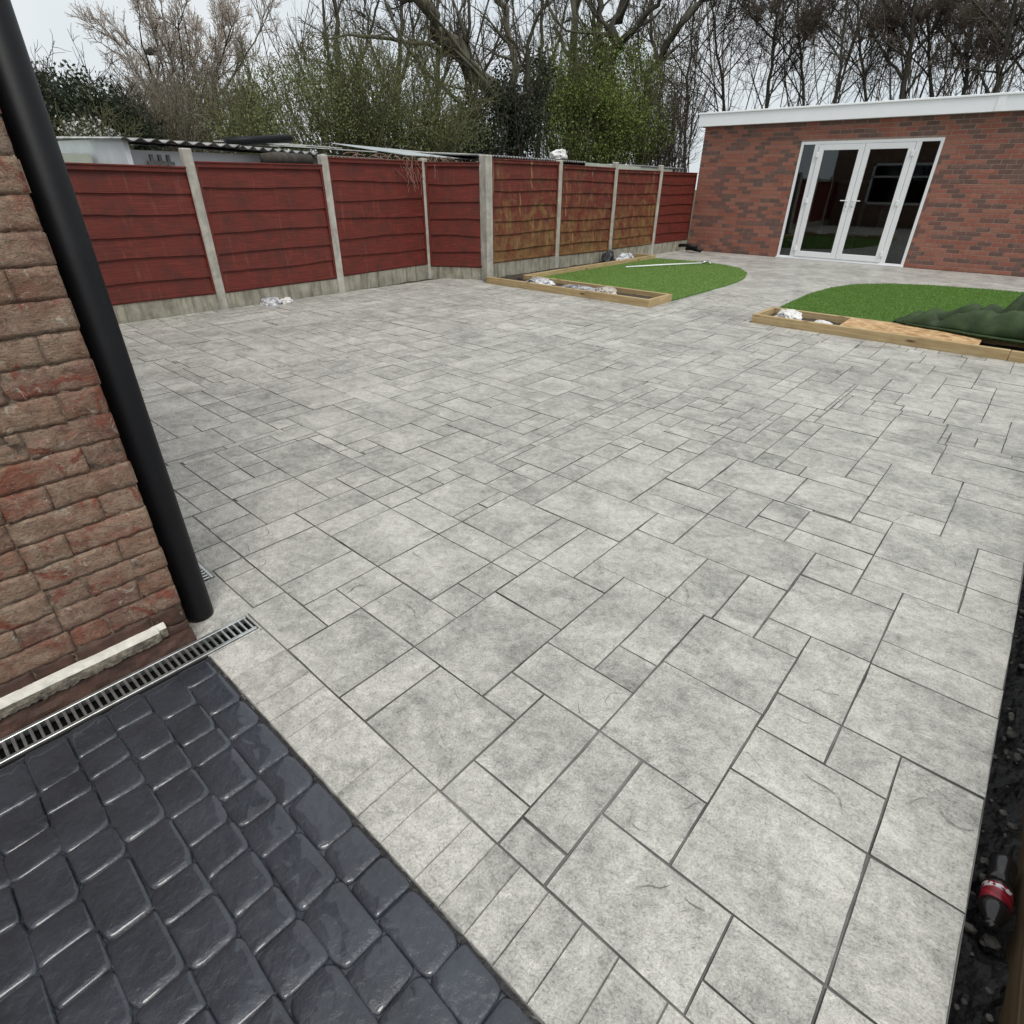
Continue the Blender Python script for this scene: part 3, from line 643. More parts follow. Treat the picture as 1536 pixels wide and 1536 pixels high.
# ------------------------------------------------------------------ garden room (brick outbuilding)
GY = 15.21; GX0, GX1 = -7.33, 1.4; GZ = 2.66
gr = empty('garden_room', (GX0, GY, 0), 0, 'low red brick garden room with white fascia and glazed double doors', 'outbuilding')
DX0, DX1, DZ1 = -5.03, -2.385, 2.30
wl = MB()
def gb_(x0, x1, y0, y1, z0, z1, M=wl): M.box(x0 - GX0, x1 - GX0, y0 - GY, y1 - GY, z0, z1)
gb_(GX0 + .006, DX0, GY + .006, GY + .2, -.14, GZ + .05); gb_(DX1, GX1, GY + .006, GY + .2, -.14, GZ + .05); gb_(DX0, DX1, GY + .006, GY + .2, DZ1, GZ + .05)
gb_(GX0 + .006, GX0 + .2, GY + .2, GY + 4.5, -.14, GZ + .05); gb_(GX1 - .2, GX1, GY + .2, GY + 4.5, -.14, GZ + .05); gb_(GX0 + .006, GX1, GY + 4.5, GY + 4.7, -.14, GZ + .05)
wl.build('wall', m_gm, gr)
il = MB(); gb_(GX0 + .2, GX1 - .2, GY + .2, GY + 4.5, -.14, .0, il); gb_(GX0 + .2, GX1 - .2, GY + .2, GY + 4.5, GZ - .06, GZ, il); il.build('interior_lining', mat_plain('bare_interior', (.10, .085, .075), .8, .3, 2), gr)
bl, bhh, bp, hp = .222, .0695, .2335, .0806
mv = []
for m in (m_gr, m_gr, m_gd, m_gb):
    b = MB(); b.bbox(0, bl, -.0, .03, 0, bhh, .004); mv.append(b.mesh('brick', m))
cand = []
for c in range(33):
    z = .003 + c * hp; x = GX0 - (.112 if c % 2 else 0)
    while x < GX1 - .01:
        x0, x1 = max(x, GX0), min(x + bl, GX1); x += bp
        segs = [(x0, x1)]
        if z < DZ1 - .02:
            segs = [(a, min(b, DX0 - .006)) for a, b in segs if a < DX0 - .02] + [(max(a, DX1 + .006), b) for a, b in segs if b > DX1 + .02]
        for a, b in segs:
            if b - a < .02: continue
            cl = mnoise.noise(Vector((a * .9, z * 1.1, 4))) + (.35 if z > 2.28 else 0) - (.18 if a > DX1 and z < 2 else 0); rnd = random.random()
            k = 2 if rnd < .18 + .22 * max(0, cl) else (3 if rnd < .36 + .3 * max(0, cl) else 0)
            cand.append((a, b, z, k))
full = [q for q in cand if abs(q[1] - q[0] - bl) < .001 and q[0] < -.35]
full.sort(key=lambda q: abs(q[0] + 3.0)); pick = set(full[:299]); jb = MB()
for q in cand:
    a, b, z, k = q
    if q in pick: link('brick', mv[k], gr, (a - GX0, random.uniform(-.0015, .0015), z))
    else: jb.cm = {0: 0, 2: 1, 3: 2}[k]; jb.box(a - GX0, b - GX0, random.uniform(-.0015, .0015), .03, z, z + bhh)
tag(jb.build('other_brickwork', [m_gr, m_gd, m_gb], gr), kind='stuff')
fa = MB(); fa.bbox(-.12, GX1 - GX0 + .1, -.16, -.135, GZ - .0, GZ + .24, .004); fa.build('fascia', m_fascia, gr)
fa = MB(); fa.bbox(-.14, GX1 - GX0 + .1, -.185, -.10, GZ + .236, GZ + .272, .006); fa.build('roof_trim', m_fascia, gr)
fa = MB(); fa.bbox(5.58, 5.70, -.172, -.16, GZ + .002, GZ + .236, .003); fa.build('fascia_joint_cover', m_fascia, gr)
fa = MB(); fa.box(-.11, GX1 - GX0 + .1, -.136, -.002, GZ + .004, GZ + .016); fa.build('soffit', m_fascia, gr)
fa = MB(); fa.bbox(-.125, -.10, -.135, 4.8, GZ + .0, GZ + .24, .004); fa.build('side_fascia', m_fascia, gr)
fa = MB(); fa.box(-.10, GX1 - GX0 + .1, -.134, 4.8, GZ + .06, GZ + .232); fa.build('roof', m_grey, gr)
# glazed screen: frame, two sidelights, two door leaves
def fx(x): return x - GX0
sc_ = MB(); FY0, FY1 = -.012, .055
def bar(M, x0, x1, z0, z1, y0=FY0, y1=FY1): M.bbox(fx(x0), fx(x1), y0, y1, z0, z1, .005)
bar(sc_, DX0, DX0 + .055, .0, DZ1); bar(sc_, DX1 - .055, DX1, .0, DZ1); bar(sc_, DX0 + .055, DX1 - .055, DZ1 - .055, DZ1); bar(sc_, DX0 + .055, DX1 - .055, 0, .05)
bar(sc_, -4.735, -4.64, .05, DZ1 - .055); bar(sc_, -2.84, -2.745, .05, DZ1 - .055)
scr = sc_.build('door_screen', m_white, gr)
for x0, x1 in ((DX0 + .055, -4.735), (-2.745, DX1 - .055)):
    b = MB(); b.box(fx(x0), fx(x1), .015, .021, .05, DZ1 - .055); b.build('sidelight_pane', m_glass, scr)
cill = MB(); cill.bbox(fx(DX0) - .01, fx(DX1) + .01, -.05, -.012, .0, .022, .004); cill.build('threshold', m_white, scr)
for x0, x1, hs_ in ((-4.635, -3.742, 1), (-3.736, -2.845, -1)):
    lf = MB(); q = .105; Y0, Y1 = -.030, .045
    bar(lf, x0, x0 + q, .055, DZ1 - .06, Y0, Y1); bar(lf, x1 - q, x1, .055, DZ1 - .06, Y0, Y1); bar(lf, x0 + q, x1 - q, DZ1 - .06 - q, DZ1 - .06, Y0, Y1); bar(lf, x0 + q, x1 - q, .055, .055 + q + .01, Y0, Y1)
    leaf = lf.build('door_leaf', m_white, gr)
    b = MB(); b.box(fx(x0 + q), fx(x1 - q), .006, .012, .055 + q, DZ1 - .06 - q); b.build('pane', m_glass, leaf)
    hx = (x1 - .055) if hs_ > 0 else (x0 + .055)
    hd = MB(); hd.bbox(fx(hx) - .017, fx(hx) + .017, -.042, -.031, 1.02, 1.26, .004); hd.bbox(fx(hx) - (.14 if hs_ > 0 else -.0), fx(hx) + (.0 if hs_ > 0 else .14), -.082, -.066, 1.195, 1.213, .005); hd.bbox(fx(hx) - .010, fx(hx) + .010, -.08, -.04, 1.194, 1.214, .004)
    hd.build('handle', m_white, leaf)
    kx = MB(); kx.lathe([(.0, 0), (.011, 0), (.011, .003), (.0, .003)], 12, Matrix.Translation((fx(hx), -.042, 1.09)) @ Matrix.Rotation(R(90), 4, 'X')); kx.build('keyhole', m_dark, leaf)
    ex = x0 if hs_ > 0 else x1
    for z in (.22, 1.18, 2.05):
        b = MB(); b.bbox(fx(ex) - .03, fx(ex) + .03, -.058, -.031, z - .05, z + .05, .008); b.build('hinge', m_white, leaf)
# things standing inside, seen through the glass
ow = MB()
for a in ((0, .9, 0, .07), (0, .9, 1.5, 1.57), (0, .07, .07, 1.5), (.83, .9, .07, 1.5), (.42, .48, .07, 1.5)): ow.bbox(a[0], a[1], 0, .06, a[2], a[3], .004)
o = ow.build('spare_window_frame', m_white, None, False, (-4.75, GY + 1.7, .05), (R(-8), 0, 0)); tag(o, 'white window frame leaning inside behind the left glass door', 'window frame')
o = MB().bbox(0, .45, 0, .3, 0, .38, .02).build('storage_box', m_white, None, False, (-3.55, GY + 2.1, .62)); tag(o, 'white box standing inside behind the right glass door', 'box')
o = MB().bbox(-.1, .55, -.05, .4, 0, .6, .02).build('workbench', m_grey, None, False, (-3.55, GY + 2.1, .0)); tag(o, 'dark bench under the white box inside the garden room', 'bench')
for x, lab in ((-5.0, 'raw board leaning inside behind the left sidelight'), (-2.62, 'raw board leaning inside behind the right sidelight')):
    o = MB().bbox(0, .2, 0, .03, 0, .85 if x < -3 else .45, .003).build('timber_board', m_timber, None, False, (x, GY + .35, .0), (R(-6), 0, 0)); tag(o, lab, 'board')

# ------------------------------------------------------------------ planters and lawns
BH, BT = .10, .05
pl = empty('timber_planter', (-7.15, 7.41, 0), 0, 'L shaped softwood planter frame around the left lawn', 'planter')
def beam(parent, name, x0, x1, y0, y1, mat, z1=BH, ox=0, oy=0):
    cx, cy = (x0 + x1) / 2, (y0 + y1) / 2
    b = MB(); b.bbox(x0 - cx, x1 - cx, y0 - cy, y1 - cy, -.02, z1, .004); return b.build(name, mat, parent, False, (cx - ox, cy - oy, 0))
ox, oy = -7.15, 7.41
beam(pl, 'front_timber', -7.15, -4.02, 7.41, 7.46, m_timber, BH, ox, oy); beam(pl, 'end_timber', -4.07, -4.02, 7.462, 8.08, m_timberY, BH - .002, ox, oy)
beam(pl, 'back_timber', -6.80, -4.072, 8.03, 8.08, m_timber, BH - .003, ox, oy); beam(pl, 'side_timber', -6.85, -6.802, 8.03, 12.52, m_timberY, BH, ox, oy); beam(pl, 'far_timber', -7.32, -6.80, 12.525, 12.575, m_timber, BH - .003, ox, oy)
sl_ = MB(); sl_.grid(lambda u, v: (-7.3 + 3.22 * u - ox, 7.46 + .56 * v - oy, .028 + .022 * mnoise.fractal(Vector((u * 14, v * 4, 0)), .9, 2, 4)), 60, 12); sl_.grid(lambda u, v: (-7.33 + .48 * u - ox, 8.02 + 4.5 * v - oy, .028 + .022 * mnoise.fractal(Vector((u * 4, v * 22, 3)), .9, 2, 4)), 10, 90); sl_.build('soil', m_soilb, pl)
pr = empty('timber_planter', (-2.59, 7.44, 0), 0, 'straight softwood planter frame in front of the right lawn', 'planter')
ox, oy = -2.59, 7.44
beam(pr, 'front_timber', -2.59, -.03, 7.44, 7.49, m_timber, BH, ox, oy); beam(pr, 'front_timber', -.026, .36, 7.44, 7.49, m_timber, BH - .003, ox, oy); beam(pr, 'end_timber', -2.59, -2.54, 7.492, 8.12, m_timberY, BH - .002, ox, oy); beam(pr, 'back_timber', -2.538, .36, 8.08, 8.13, m_timber, BH - .004, ox, oy)
sl_ = MB(); sl_.grid(lambda u, v: (-2.56 + 2.9 * u - ox, 7.48 + .62 * v - oy, .020 + .02 * mnoise.fractal(Vector((u * 14, v * 4, 5)), .9, 2, 4)), 60, 12); sl_.build('soil', m_soilb, pr)
o = MB().bbox(-.66, .66, -.27, .27, -.009, .009, .002).build('strand_board', m_osb, None, False, (-.96, 7.785, .082), (R(1.0), R(.6), R(.8))); tag(o, 'orange brown strand board lying in the right planter under the bunched turf', 'board')

def chaikin(p, n=3):
    for _ in range(n):
        q = []
        for i in range(len(p)):
            a, b = Vector(p[i]), Vector(p[(i + 1) % len(p)]); q += [a * .75 + b * .25, a * .25 + b * .75]
        p = q
    return p
m_turf = mat_plain('artificial_turf_base', (.085, .18, .032), .8, .3, 6, .5, 60)
m_turfd = mat_plain('dark_turf_backing', (.026, .050, .013), .75, .4, 8, .6, 50)
m_bladeh = mat_leaf('flattened_turf_pile', [(.040, .078, .016), (.056, .106, .022), (.080, .145, .034), (.044, .082, .018)], .15)
m_blade = mat_leaf('artificial_grass_blade', [(.20, .30, .085), (.27, .40, .115), (.33, .48, .155), (.23, .345, .098)], .25)
m_bladed = mat_leaf('darker_artificial_grass_blade', [(.13, .225, .050), (.175, .295, .066), (.225, .37, .092), (.145, .25, .056)], .25)
def blades(pts, nrm, mat, hgt=.022, wd=.0035):
    n = len(pts); a = RNG.uniform(0, 2 * np.pi, n); s = np.stack([np.cos(a), np.sin(a), np.zeros(n)], 1) * wd * RNG.uniform(.7, 1.4, (n, 1))
    l = RNG.normal(0, .35, (n, 3)); l += nrm; l /= np.linalg.norm(l, axis=1, keepdims=True); t = pts + l * hgt * RNG.uniform(.6, 1.25, (n, 1))
    V = np.stack([pts - s, pts + s, t], 1).reshape(-1, 3); F = np.arange(3 * n).reshape(-1, 3)
    return np_mesh('grass_blades', V, F, mat)
def inside(poly, x, y):
    c = np.zeros(len(x), bool); n = len(poly)
    for i in range(n):
        x1, y1, x2, y2 = poly[i].x, poly[i].y, poly[(i + 1) % n].x, poly[(i + 1) % n].y
        k = ((y1 > y) != (y2 > y)) & (x < (x2 - x1) * (y - y1) / (y2 - y1 + 1e-12) + x1); c ^= k
    return c
def lawn(poly, z, label, mat, dens):
    poly = [Vector((p[0], p[1], 0)) for p in poly]; n = len(poly); b = MB()
    b.add([(p.x, p.y, z) for p in poly] + [(p.x, p.y, -.008) for p in poly], [tuple(range(n))] + [(i, n + i, n + (i + 1) % n, (i + 1) % n) for i in range(n)])
    o = b.build('artificial_lawn', m_turf); tag(o, label, 'lawn')
    xs = [p.x for p in poly]; ys = [p.y for p in poly]; A = (max(xs) - min(xs)) * (max(ys) - min(ys)); k = int(A * dens)
    x = RNG.uniform(min(xs), max(xs), k); y = RNG.uniform(min(ys), max(ys), k); m = inside(poly, x, y); x, y = x[m], y[m]
    pts = np.stack([x, y, np.full(len(x), z)], 1); me = blades(pts, np.array([[.25, -.15, 1.0]]), mat)
    tag(link('grass_blades', me, o), kind='stuff'); return o
curve1 = [(-4.02, 8.085), (-4.02, 10.0), (-4.06, 10.6), (-4.16, 11.15), (-4.36, 11.75), (-4.70, 12.28), (-5.2, 12.62), (-5.85, 12.74), (-6.797, 12.62), (-6.797, 8.085)]
lawn(curve1, .022, 'bright green artificial lawn with rounded corner beside the stained fence', m_blade, 7000)
curve2 = [(-2.60, 8.135), (-2.66, 9.0), (-2.69, 10.0), (-2.62, 10.9), (-2.42, 11.6), (-2.05, 12.05), (-1.45, 12.4), (-.4, 12.6), (.36, 12.64), (.36, 8.135)]
lawn(curve2, .030, 'deeper green artificial lawn in front of the glazed doors', m_bladed, 7000)
# bunched up spare turf on the right lawn
PROF = [(1.25, .0), (1.05, .05), (.80, .22), (.58, .58), (.40, .90), (.24, 1.0), (.10, .88), (.02, .60), (.03, .36), (-.06, .24), (-.18, .40), (-.33, .56), (-.47, .50), (-.57, .28), (-.60, .10), (-.57, .0), (-.72, -.01), (-.84, .03)]
def catmull(p, t):
    n = len(p) - 1; x = t * n; i = min(int(x), n - 1); f = x - i; P0, P1, P2, P3 = p[max(i - 1, 0)], p[i], p[i + 1], p[min(i + 2, n)]
    return [.5 * (2 * P1[k] + (P2[k] - P0[k]) * f + (2 * P0[k] - 5 * P1[k] + 4 * P2[k] - P3[k]) * f * f + (3 * P1[k] - P0[k] - 3 * P2[k] + P3[k]) * f ** 3) for k in (0, 1)]
def heap(u, v):
    """a sheet of turf thrown back over itself: one S shaped fold swept to the right, growing as it goes"""
    x = -1.2 + 1.95 * u; py, pz = catmull(PROF, v)
    wob = mnoise.noise(Vector((x * 2.2, v * 2.5, 1))); w2 = mnoise.noise(Vector((x * 5.0, v * 4.0, 6))); w3 = abs(mnoise.noise(Vector((x * 4.6 + v * 4.2, v * 1.6, 3))))
    hh = (.06 + .66 * u ** .85) * (1 + .30 * wob - .75 * w3 + .12 * w2); wd = .14 + .74 * u ** .8
    y = 8.24 + .12 * u + py * wd * (1 + .15 * w2) + .05 * wob; z = max(pz, 0) * hh + .05 * pz * w2
    dx = .22 * (v - .35) * u + .05 * w2
    y = max(y, 7.60 + .02 * w2)
    return (x + dx, y, (.104 if y < 8.13 else .046) + max(z, 0) + .006 * w2)
hb_ = MB(); hb_.grid(heap, 100, 110)
hp_ = hb_.build('bunched_turf', m_turfd, None, True); tag(hp_, 'bunched folds of dark green spare turf piled on the right planter', 'turf')
sd_ = hp_.modifiers.new('thick', 'SOLIDIFY'); sd_.thickness = .014; sd_.offset = -1
me = hp_.data; nf = len(me.polygons)
fc = np.zeros(nf * 3); me.polygons.foreach_get('center', fc); fc = fc.reshape(-1, 3); fn = np.zeros(nf * 3); me.polygons.foreach_get('normal', fn); fn = fn.reshape(-1, 3); fa_ = np.zeros(nf); me.polygons.foreach_get('area', fa_)
k = RNG.choice(nf, 30000, p=fa_ / fa_.sum()); pts = fc[k] + RNG.normal(0, .010, (30000, 3)); pts -= fn[k] * ((pts - fc[k]) * fn[k]).sum(1, keepdims=True)
tag(link('grass_blades', blades(pts, fn[k] * 1.2, m_bladeh, .010), hp_), kind='stuff')
# broom
br = empty('garden_broom', (-6.35, 10.59, .052), 0, 'white pole with a small grey head lying on the left lawn', 'broom')
d = Vector((-5.55, 12.35, 0)) - Vector((-6.35, 10.59, 0)); L = d.length; br.rotation_euler = (0, 0, math.atan2(d.y, d.x))
MB().tube([(0, 0, 0), (L * .5, .01, .004), (L, 0, 0)], .014, 8).build('pole', m_white, br, True)
hd = MB(); hd.tube([(L - .04, 0, .0), (L + .05, .0, .02), (L + .12, -.02, .03)], .018, 8); hd.tube([(L + .05, -.17, .0), (L + .11, -.02, .035), (L + .10, .17, .0)], .014, 8); hd.tube([(L + .12, -.02, .03), (L + .2, -.05, -.02)], .012, 8); hd.build('head', m_galv, br, True)

def crumple(name, loc, dims, mat, seed, label, cat, rz=0, group=None):
    bm = bmesh.new(); bmesh.ops.create_icosphere(bm, subdivisions=4, radius=1)
    for v in bm.verts:
        n = v.co.copy(); k = 1 + .34 * mnoise.fractal(n * 1.3 + Vector((seed, 0, 0)), 1.1, 2, 4) + .16 * (1 - 2 * abs(mnoise.noise(n * 3.5 + Vector((0, seed, 0))))) + .04 * (1 - 2 * abs(mnoise.noise(n * 8 + Vector((seed, seed, 0)))))
        v.co = n * k
        if v.co.z < -.35: v.co.z = -.35 - .05 * random.random()
        v.co = Vector((v.co.x * dims[0], v.co.y * dims[1], (v.co.z + .35) * dims[2]))
    me = bpy.data.meshes.new(name); bm.to_mesh(me); bm.free(); me.materials.append(mat)
    o = link(name, me, None, loc, (0, 0, rz)); return tag(o, label, cat, group)
mb_w = mat_bag('torn_white_plastic', (.16, .16, .18), (.72, .72, .74)); mb_g = mat_bag('grey_plastic', (.05, .05, .06), (.50, .50, .52)); mb_b = mat_bag('black_plastic', (.008, .008, .010), (.05, .05, .055)); mb_c = mat_bag('clean_white_sack', (.62, .60, .58), (.80, .79, .77)); mb_t = mat_bag('torn_paper_sack', (.22, .20, .18), (.62, .57, .50))
crumple('plastic_bag', (-7.93, 3.93, .0), (.13, .11, .06), mb_w, 3, 'crumpled white plastic bag on the ground by the left red fence', 'bag')
crumple('plastic_bag', (-7.86, 4.13, .0), (.08, .07, .05), mb_c, 31, 'small pale scrap beside the bag by the left red fence', 'bag')
crumple('plastic_bag', (-6.25, 7.76, .03), (.22, .12, .07), mb_w, 5, 'torn white sack at the left end of the L shaped planter', 'bag')
crumple('plastic_bag', (-5.45, 7.74, .03), (.32, .10, .045), mb_g, 8, 'flattened grey sack in the middle of the L shaped planter', 'bag')
crumple('plastic_bag', (-4.95, 7.74, .03), (.15, .11, .07), mb_t, 18, 'torn paper sack at the right end of the L shaped planter', 'bag')
crumple('plastic_bag', (-7.1, 11.75, .03), (.11, .28, .10), mb_w, 12, 'white bag against the stained fence behind the left lawn', 'bag')
crumple('black_sack', (-7.18, 11.2, .03), (.10, .16, .15), mb_b, 22, 'black sack against the stained fence beside a white bag', 'bag')
crumple('plastic_bag', (-2.27, 7.80, .02), (.14, .11, .085), mb_c, 15, 'clean white sack at the left end of the right planter', 'bag')
crumple('plastic_bag', (-1.85, 7.74, .02), (.10, .08, .04), mb_c, 44, 'small white sack near the strand board in the right planter', 'bag')
for k, (x, y, rz, lab) in enumerate(((-7.14, 14.62, 84, 'upper black pipe lying beside the garden room corner'), (-7.02, 14.75, 70, 'lower black pipe lying beside the garden room corner'))):
    o = MB().tube([(0, -.35, 0), (0, 0, .02), (0, .15, 0)], .04, 14).build('waste_pipe', m_black, None, True, (x, y, .055 + .08 * (1 - k)), (0, 0, R(rz))); tag(o, lab, 'pipe')

# ------------------------------------------------------------------ sheds beyond the fence
def corr(parent, name, y0, y1, x0, x1, z00, z01, rise, pitch, amp, mat, th=.010):
    """corrugated sheet: ridges run along X, eave at x0 (z00 at y0, z01 at y1)"""
    n = int((y1 - y0) / pitch * 8); b = MB()
    for s in (0, 1):
        b.grid(lambda u, v: (x0 + (x1 - x0) * v, y0 + (y1 - y0) * u, z00 + (z01 - z00) * u + rise * v + amp * math.sin(u * (y1 - y0) / pitch * 2 * math.pi) - s * th), n, 3)
    m = n + 1; off = 4 * m
    b.add([], []); b.f += [(i, i + 1, off + i + 1, off + i) for i in range(n)]; b.m += [0] * n
    return b.build(name, mat, parent, True)
s1 = empty('white_shed', (0, 0, 0), 0, 'white rendered shed with wavy corrugated roof behind the left red fence', 'shed')
MB().box(-12.0, -9.15, 3.06, 5.75, -.2, 1.80).build('wall', m_wash, s1)
b = MB(); b.add([(-9.12, 3.03, 0), (-9.12, 3.06, 0), (-9.0, 2.99, 1.91), (-9.0, 3.05, 1.90), (-12.0, 3.03, 0), (-12.0, 3.03, 1.97), ], [(0, 1, 3, 2), (0, 2, 5, 4)]); b.build('corner_board', m_wash, s1)
corr(s1, 'roof_sheet', 2.95, 4.45, -8.92, -11.9, 1.905, 1.885, .10, .178, .018, m_asb); corr(s1, 'roof_sheet', 4.40, 5.72, -8.88, -11.9, 1.875, 1.83, .12, .146, .018, m_asb)
lt = MB(); lt.box(-.02, .02, -.02, .30, .02, .06)
for k in range(3): lt.box(-.025, .025, .02 + k * .10, .055 + k * .10, -.03, .135)
tag(lt.build('wooden_bracket', mat_plain('grey_driftwood', (.12, .115, .11), .8, .4), None, False, (-9.05, 3.25, 1.62)), 'small dark three pronged wooden bracket on the white shed wall', 'bracket')
o = MB().tube([(0, 0, 0), (0, .2, .01), (0, .75, .0)], [.07, .085, .08], 10).build('log', mat_bark('dark_log', (.03, .026, .02), (.09, .08, .07)), None, True, (-8.75, 4.62, 1.735)); tag(o, 'dark rotten log tucked under the corrugated shed roof', 'log')
o = MB().tube([(0, 0, 0), (.0, .5, .045), (.0, 1.05, .09)], .055, 12).build('roof_roll', m_black, None, True, (-9.6, 4.55, 1.96)); tag(o, 'black roll of felt lying on the white shed roof', 'roll')
s2 = empty('lean_to_shed', (0, 0, 0), 0, 'dark lean-to with layered rusty roof sheets behind the red fence', 'shed')
MB().box(-12.5, -9.0, 5.8, 9.4, -.2, 1.78).build('wall', m_grey, s2)
corr(s2, 'roof_sheet', 5.70, 7.25, -8.72, -11.5, 1.80, 1.775, .16, .072, .012, m_asbd)
for (y0, y1, x0, x1, z, rs) in ((5.45, 7.3, -9.4, -10.9, 1.945, .05), (5.85, 7.0, -10.3, -12.2, 2.02, .08), (5.2, 6.1, -10.0, -11.4, 2.0, .06)):
    b = MB(); b.add([(x0, y0, z), (x0, y1, z - .02), (x1, y1, z + rs), (x1, y0, z + rs), (x0, y0, z - .015), (x0, y1, z - .035), (x1, y1, z + rs - .015), (x1, y0, z + rs - .015)], [(0, 1, 2, 3), (4, 7, 6, 5), (0, 4, 5, 1), (1, 5, 6, 2), (2, 6, 7, 3), (3, 7, 4, 0)]); b.build('roof_sheet', m_asb, s2)
b = MB(); b.add([(-8.75, 7.15, 1.875), (-8.72, 9.25, 1.845), (-10.6, 9.25, 2.02), (-10.6, 7.0, 2.08), (-8.75, 7.15, 1.865), (-8.72, 9.25, 1.835), (-10.6, 9.25, 2.01), (-10.6, 7.0, 2.07)], [(0, 1, 2, 3), (4, 7, 6, 5), (0, 4, 5, 1), (1, 5, 6, 2), (2, 6, 7, 3), (3, 7, 4, 0)]); b.build('metal_sheet', m_tin, s2)
s3 = empty('low_shed', (0, 0, 0), 0, 'low shed with thin corrugated roof behind the ochre stained fence', 'shed')
MB().box(-11.5, -8.35, 9.5, 15.6, -.2, 1.80).build('wall', m_grey, s3)
corr(s3, 'roof_sheet', 8.35, 11.5, -8.12, -10.5, 1.895, 1.865, .10, .080, .013, m_asb)
b = MB(); b.add([(-8.1, 11.45, 1.76), (-8.1, 15.3, 1.74), (-8.1, 15.3, 1.81), (-8.1, 11.45, 1.86), (-10.4, 11.45, 1.93), (-10.4, 15.3, 1.88)], [(0, 1, 2, 3), (3, 2, 5, 4)]); b.build('eave_board', m_gplast, s3)
corr(s3, 'roof_sheet', 13.7, 15.9, -8.08, -10.4, 1.85, 1.83, .08, .080, .013, m_asb)
o = MB().box(-16, -10.2, -6.0, 2.95, 1.66, 1.77); o.box(-15.9, -10.4, -5.9, 2.9, -.2, 1.66); o = o.build('flat_roof_shed', m_gplast); tag(o, 'pale green flat roofed shed just showing above the left fence', 'shed')
crumple('plastic_bag', (-8.35, 10.85, 1.91), (.12, .20, .12), mb_c, 51, 'white bag lying on the low corrugated roof', 'bag')
vn = MB()
for k in range(34):
    y = random.uniform(5.7, 7.9); x = -8.55 + .25 * random.random(); z = 1.82; p = [Vector((x, y, z))]; dr = Vector((random.uniform(-.1, .5), random.uniform(-.6, .6), random.uniform(.1, .6)))
    for q in range(7): dr += Vector((random.gauss(0, .15), random.gauss(0, .25), -.22)); p.append(p[-1] + dr * .075)
    vn.tube(p, [.005 * (1 - i / 9) + .0015 for i in range(len(p))], 4)
for k in range(7):
    y = random.uniform(6.6, 7.0); p = [Vector((-8.14 + .05 * random.random(), y, 1.80))]
    for q in range(9): p.append(p[-1] + Vector((random.gauss(.004, .01), random.gauss(0, .03), -.055 * random.random() - .02)))
    vn.tube(p, .0035, 4)
tag(vn.build('dry_vine', mat_bark('dry_vine_stem', (.16, .10, .075), (.30, .20, .16))), 'dry leafless vine trailing over the red fence corner', 'vine')

# ------------------------------------------------------------------ trees
def ray_at(px, py, dist):
    """world point seen at photo pixel px,py at horizontal distance dist"""
    d = fwd + rt * ((px - 768) / 845.9) - up * ((py - 768) / 845.9); k = dist / math.hypot(d.x, d.y)
    return np.array([d.x * k, d.y * k, H + d.z * k])
def norm(a): return a / (np.linalg.norm(a, axis=-1, keepdims=True) + 1e-9)
def tubes(Pt, Rd, m):
    """Pt (n,k,3) Rd (n,k) -> V,F quads"""
    n, k, _ = Pt.shape; T = np.empty_like(Pt); T[:, 1:-1] = Pt[:, 2:] - Pt[:, :-2]; T[:, 0] = Pt[:, 1] - Pt[:, 0]; T[:, -1] = Pt[:, -1] - Pt[:, -2]; T = norm(T)
    ref = np.broadcast_to(np.array([.37, .21, .61]), T.shape); a = norm(np.cross(T, ref)); b = np.cross(T, a)
    an = 2 * np.pi * np.arange(m) / m; V = Pt[:, :, None] + (a[:, :, None] * np.cos(an)[None, None, :, None] + b[:, :, None] * np.sin(an)[None, None, :, None]) * Rd[:, :, None, None]
    base = (np.arange(n) * k * m)[:, None, None]; i = (np.arange(k - 1) * m)[None, :, None]; j = np.arange(m)[None, None, :]; j2 = (j + 1) % m
    F = np.stack([base + i + j, base + i + j2, base + i + m + j2, base + i + m + j], -1).reshape(-1, 4)
    return V.reshape(-1, 3), F
def sprout(Pt, Rd, n, ang, lr, rr_, K, wig, upb, t0=.2, rmin=.004, lmin=.2, Lp=None, droop=0.0):
    """n children per branch"""
    N, k, _ = Pt.shape; idx = np.repeat(np.arange(N), n); t = RNG.uniform(t0, 1.0, len(idx)) * (k - 1.001); i = t.astype(int); f = (t - i)[:, None]
    s = Pt[idx, i] * (1 - f) + Pt[idx, i + 1] * f; r = Rd[idx, i] * (1 - f[:, 0]) + Rd[idx, i + 1] * f[:, 0]; tg = norm(Pt[idx, i + 1] - Pt[idx, i])
    q = norm(np.cross(tg, RNG.normal(size=tg.shape))); A = np.radians(RNG.normal(ang, 11, len(idx)))[:, None]; D = norm(tg * np.cos(A) + q * np.sin(A))
    L = np.linalg.norm(Pt[idx, -1] - Pt[idx, 0], axis=1) * lr * RNG.uniform(.6, 1.25, len(idx)) * (1.15 - .55 * t / (k - 1)); L = np.maximum(L, lmin)
    return run(s, D, L, np.maximum(r * rr_, rmin), K, wig, upb, rmin * .6, droop)
def run(s, D, L, r, K, wig, upb, rend, droop=0.0):
    n = len(s); Pt = np.empty((n, K + 1, 3)); Pt[:, 0] = s
    for k in range(K):
        D = norm(D + RNG.normal(0, wig, D.shape) + np.array([0, 0, upb - droop * k / K])); Pt[:, k + 1] = Pt[:, k] + D * (L / K)[:, None]
    tt = np.linspace(0, 1, K + 1)[None]; Rd = r[:, None] * (1 - tt) + np.maximum(rend, r[:, None] * .25) * tt
    return Pt, Rd
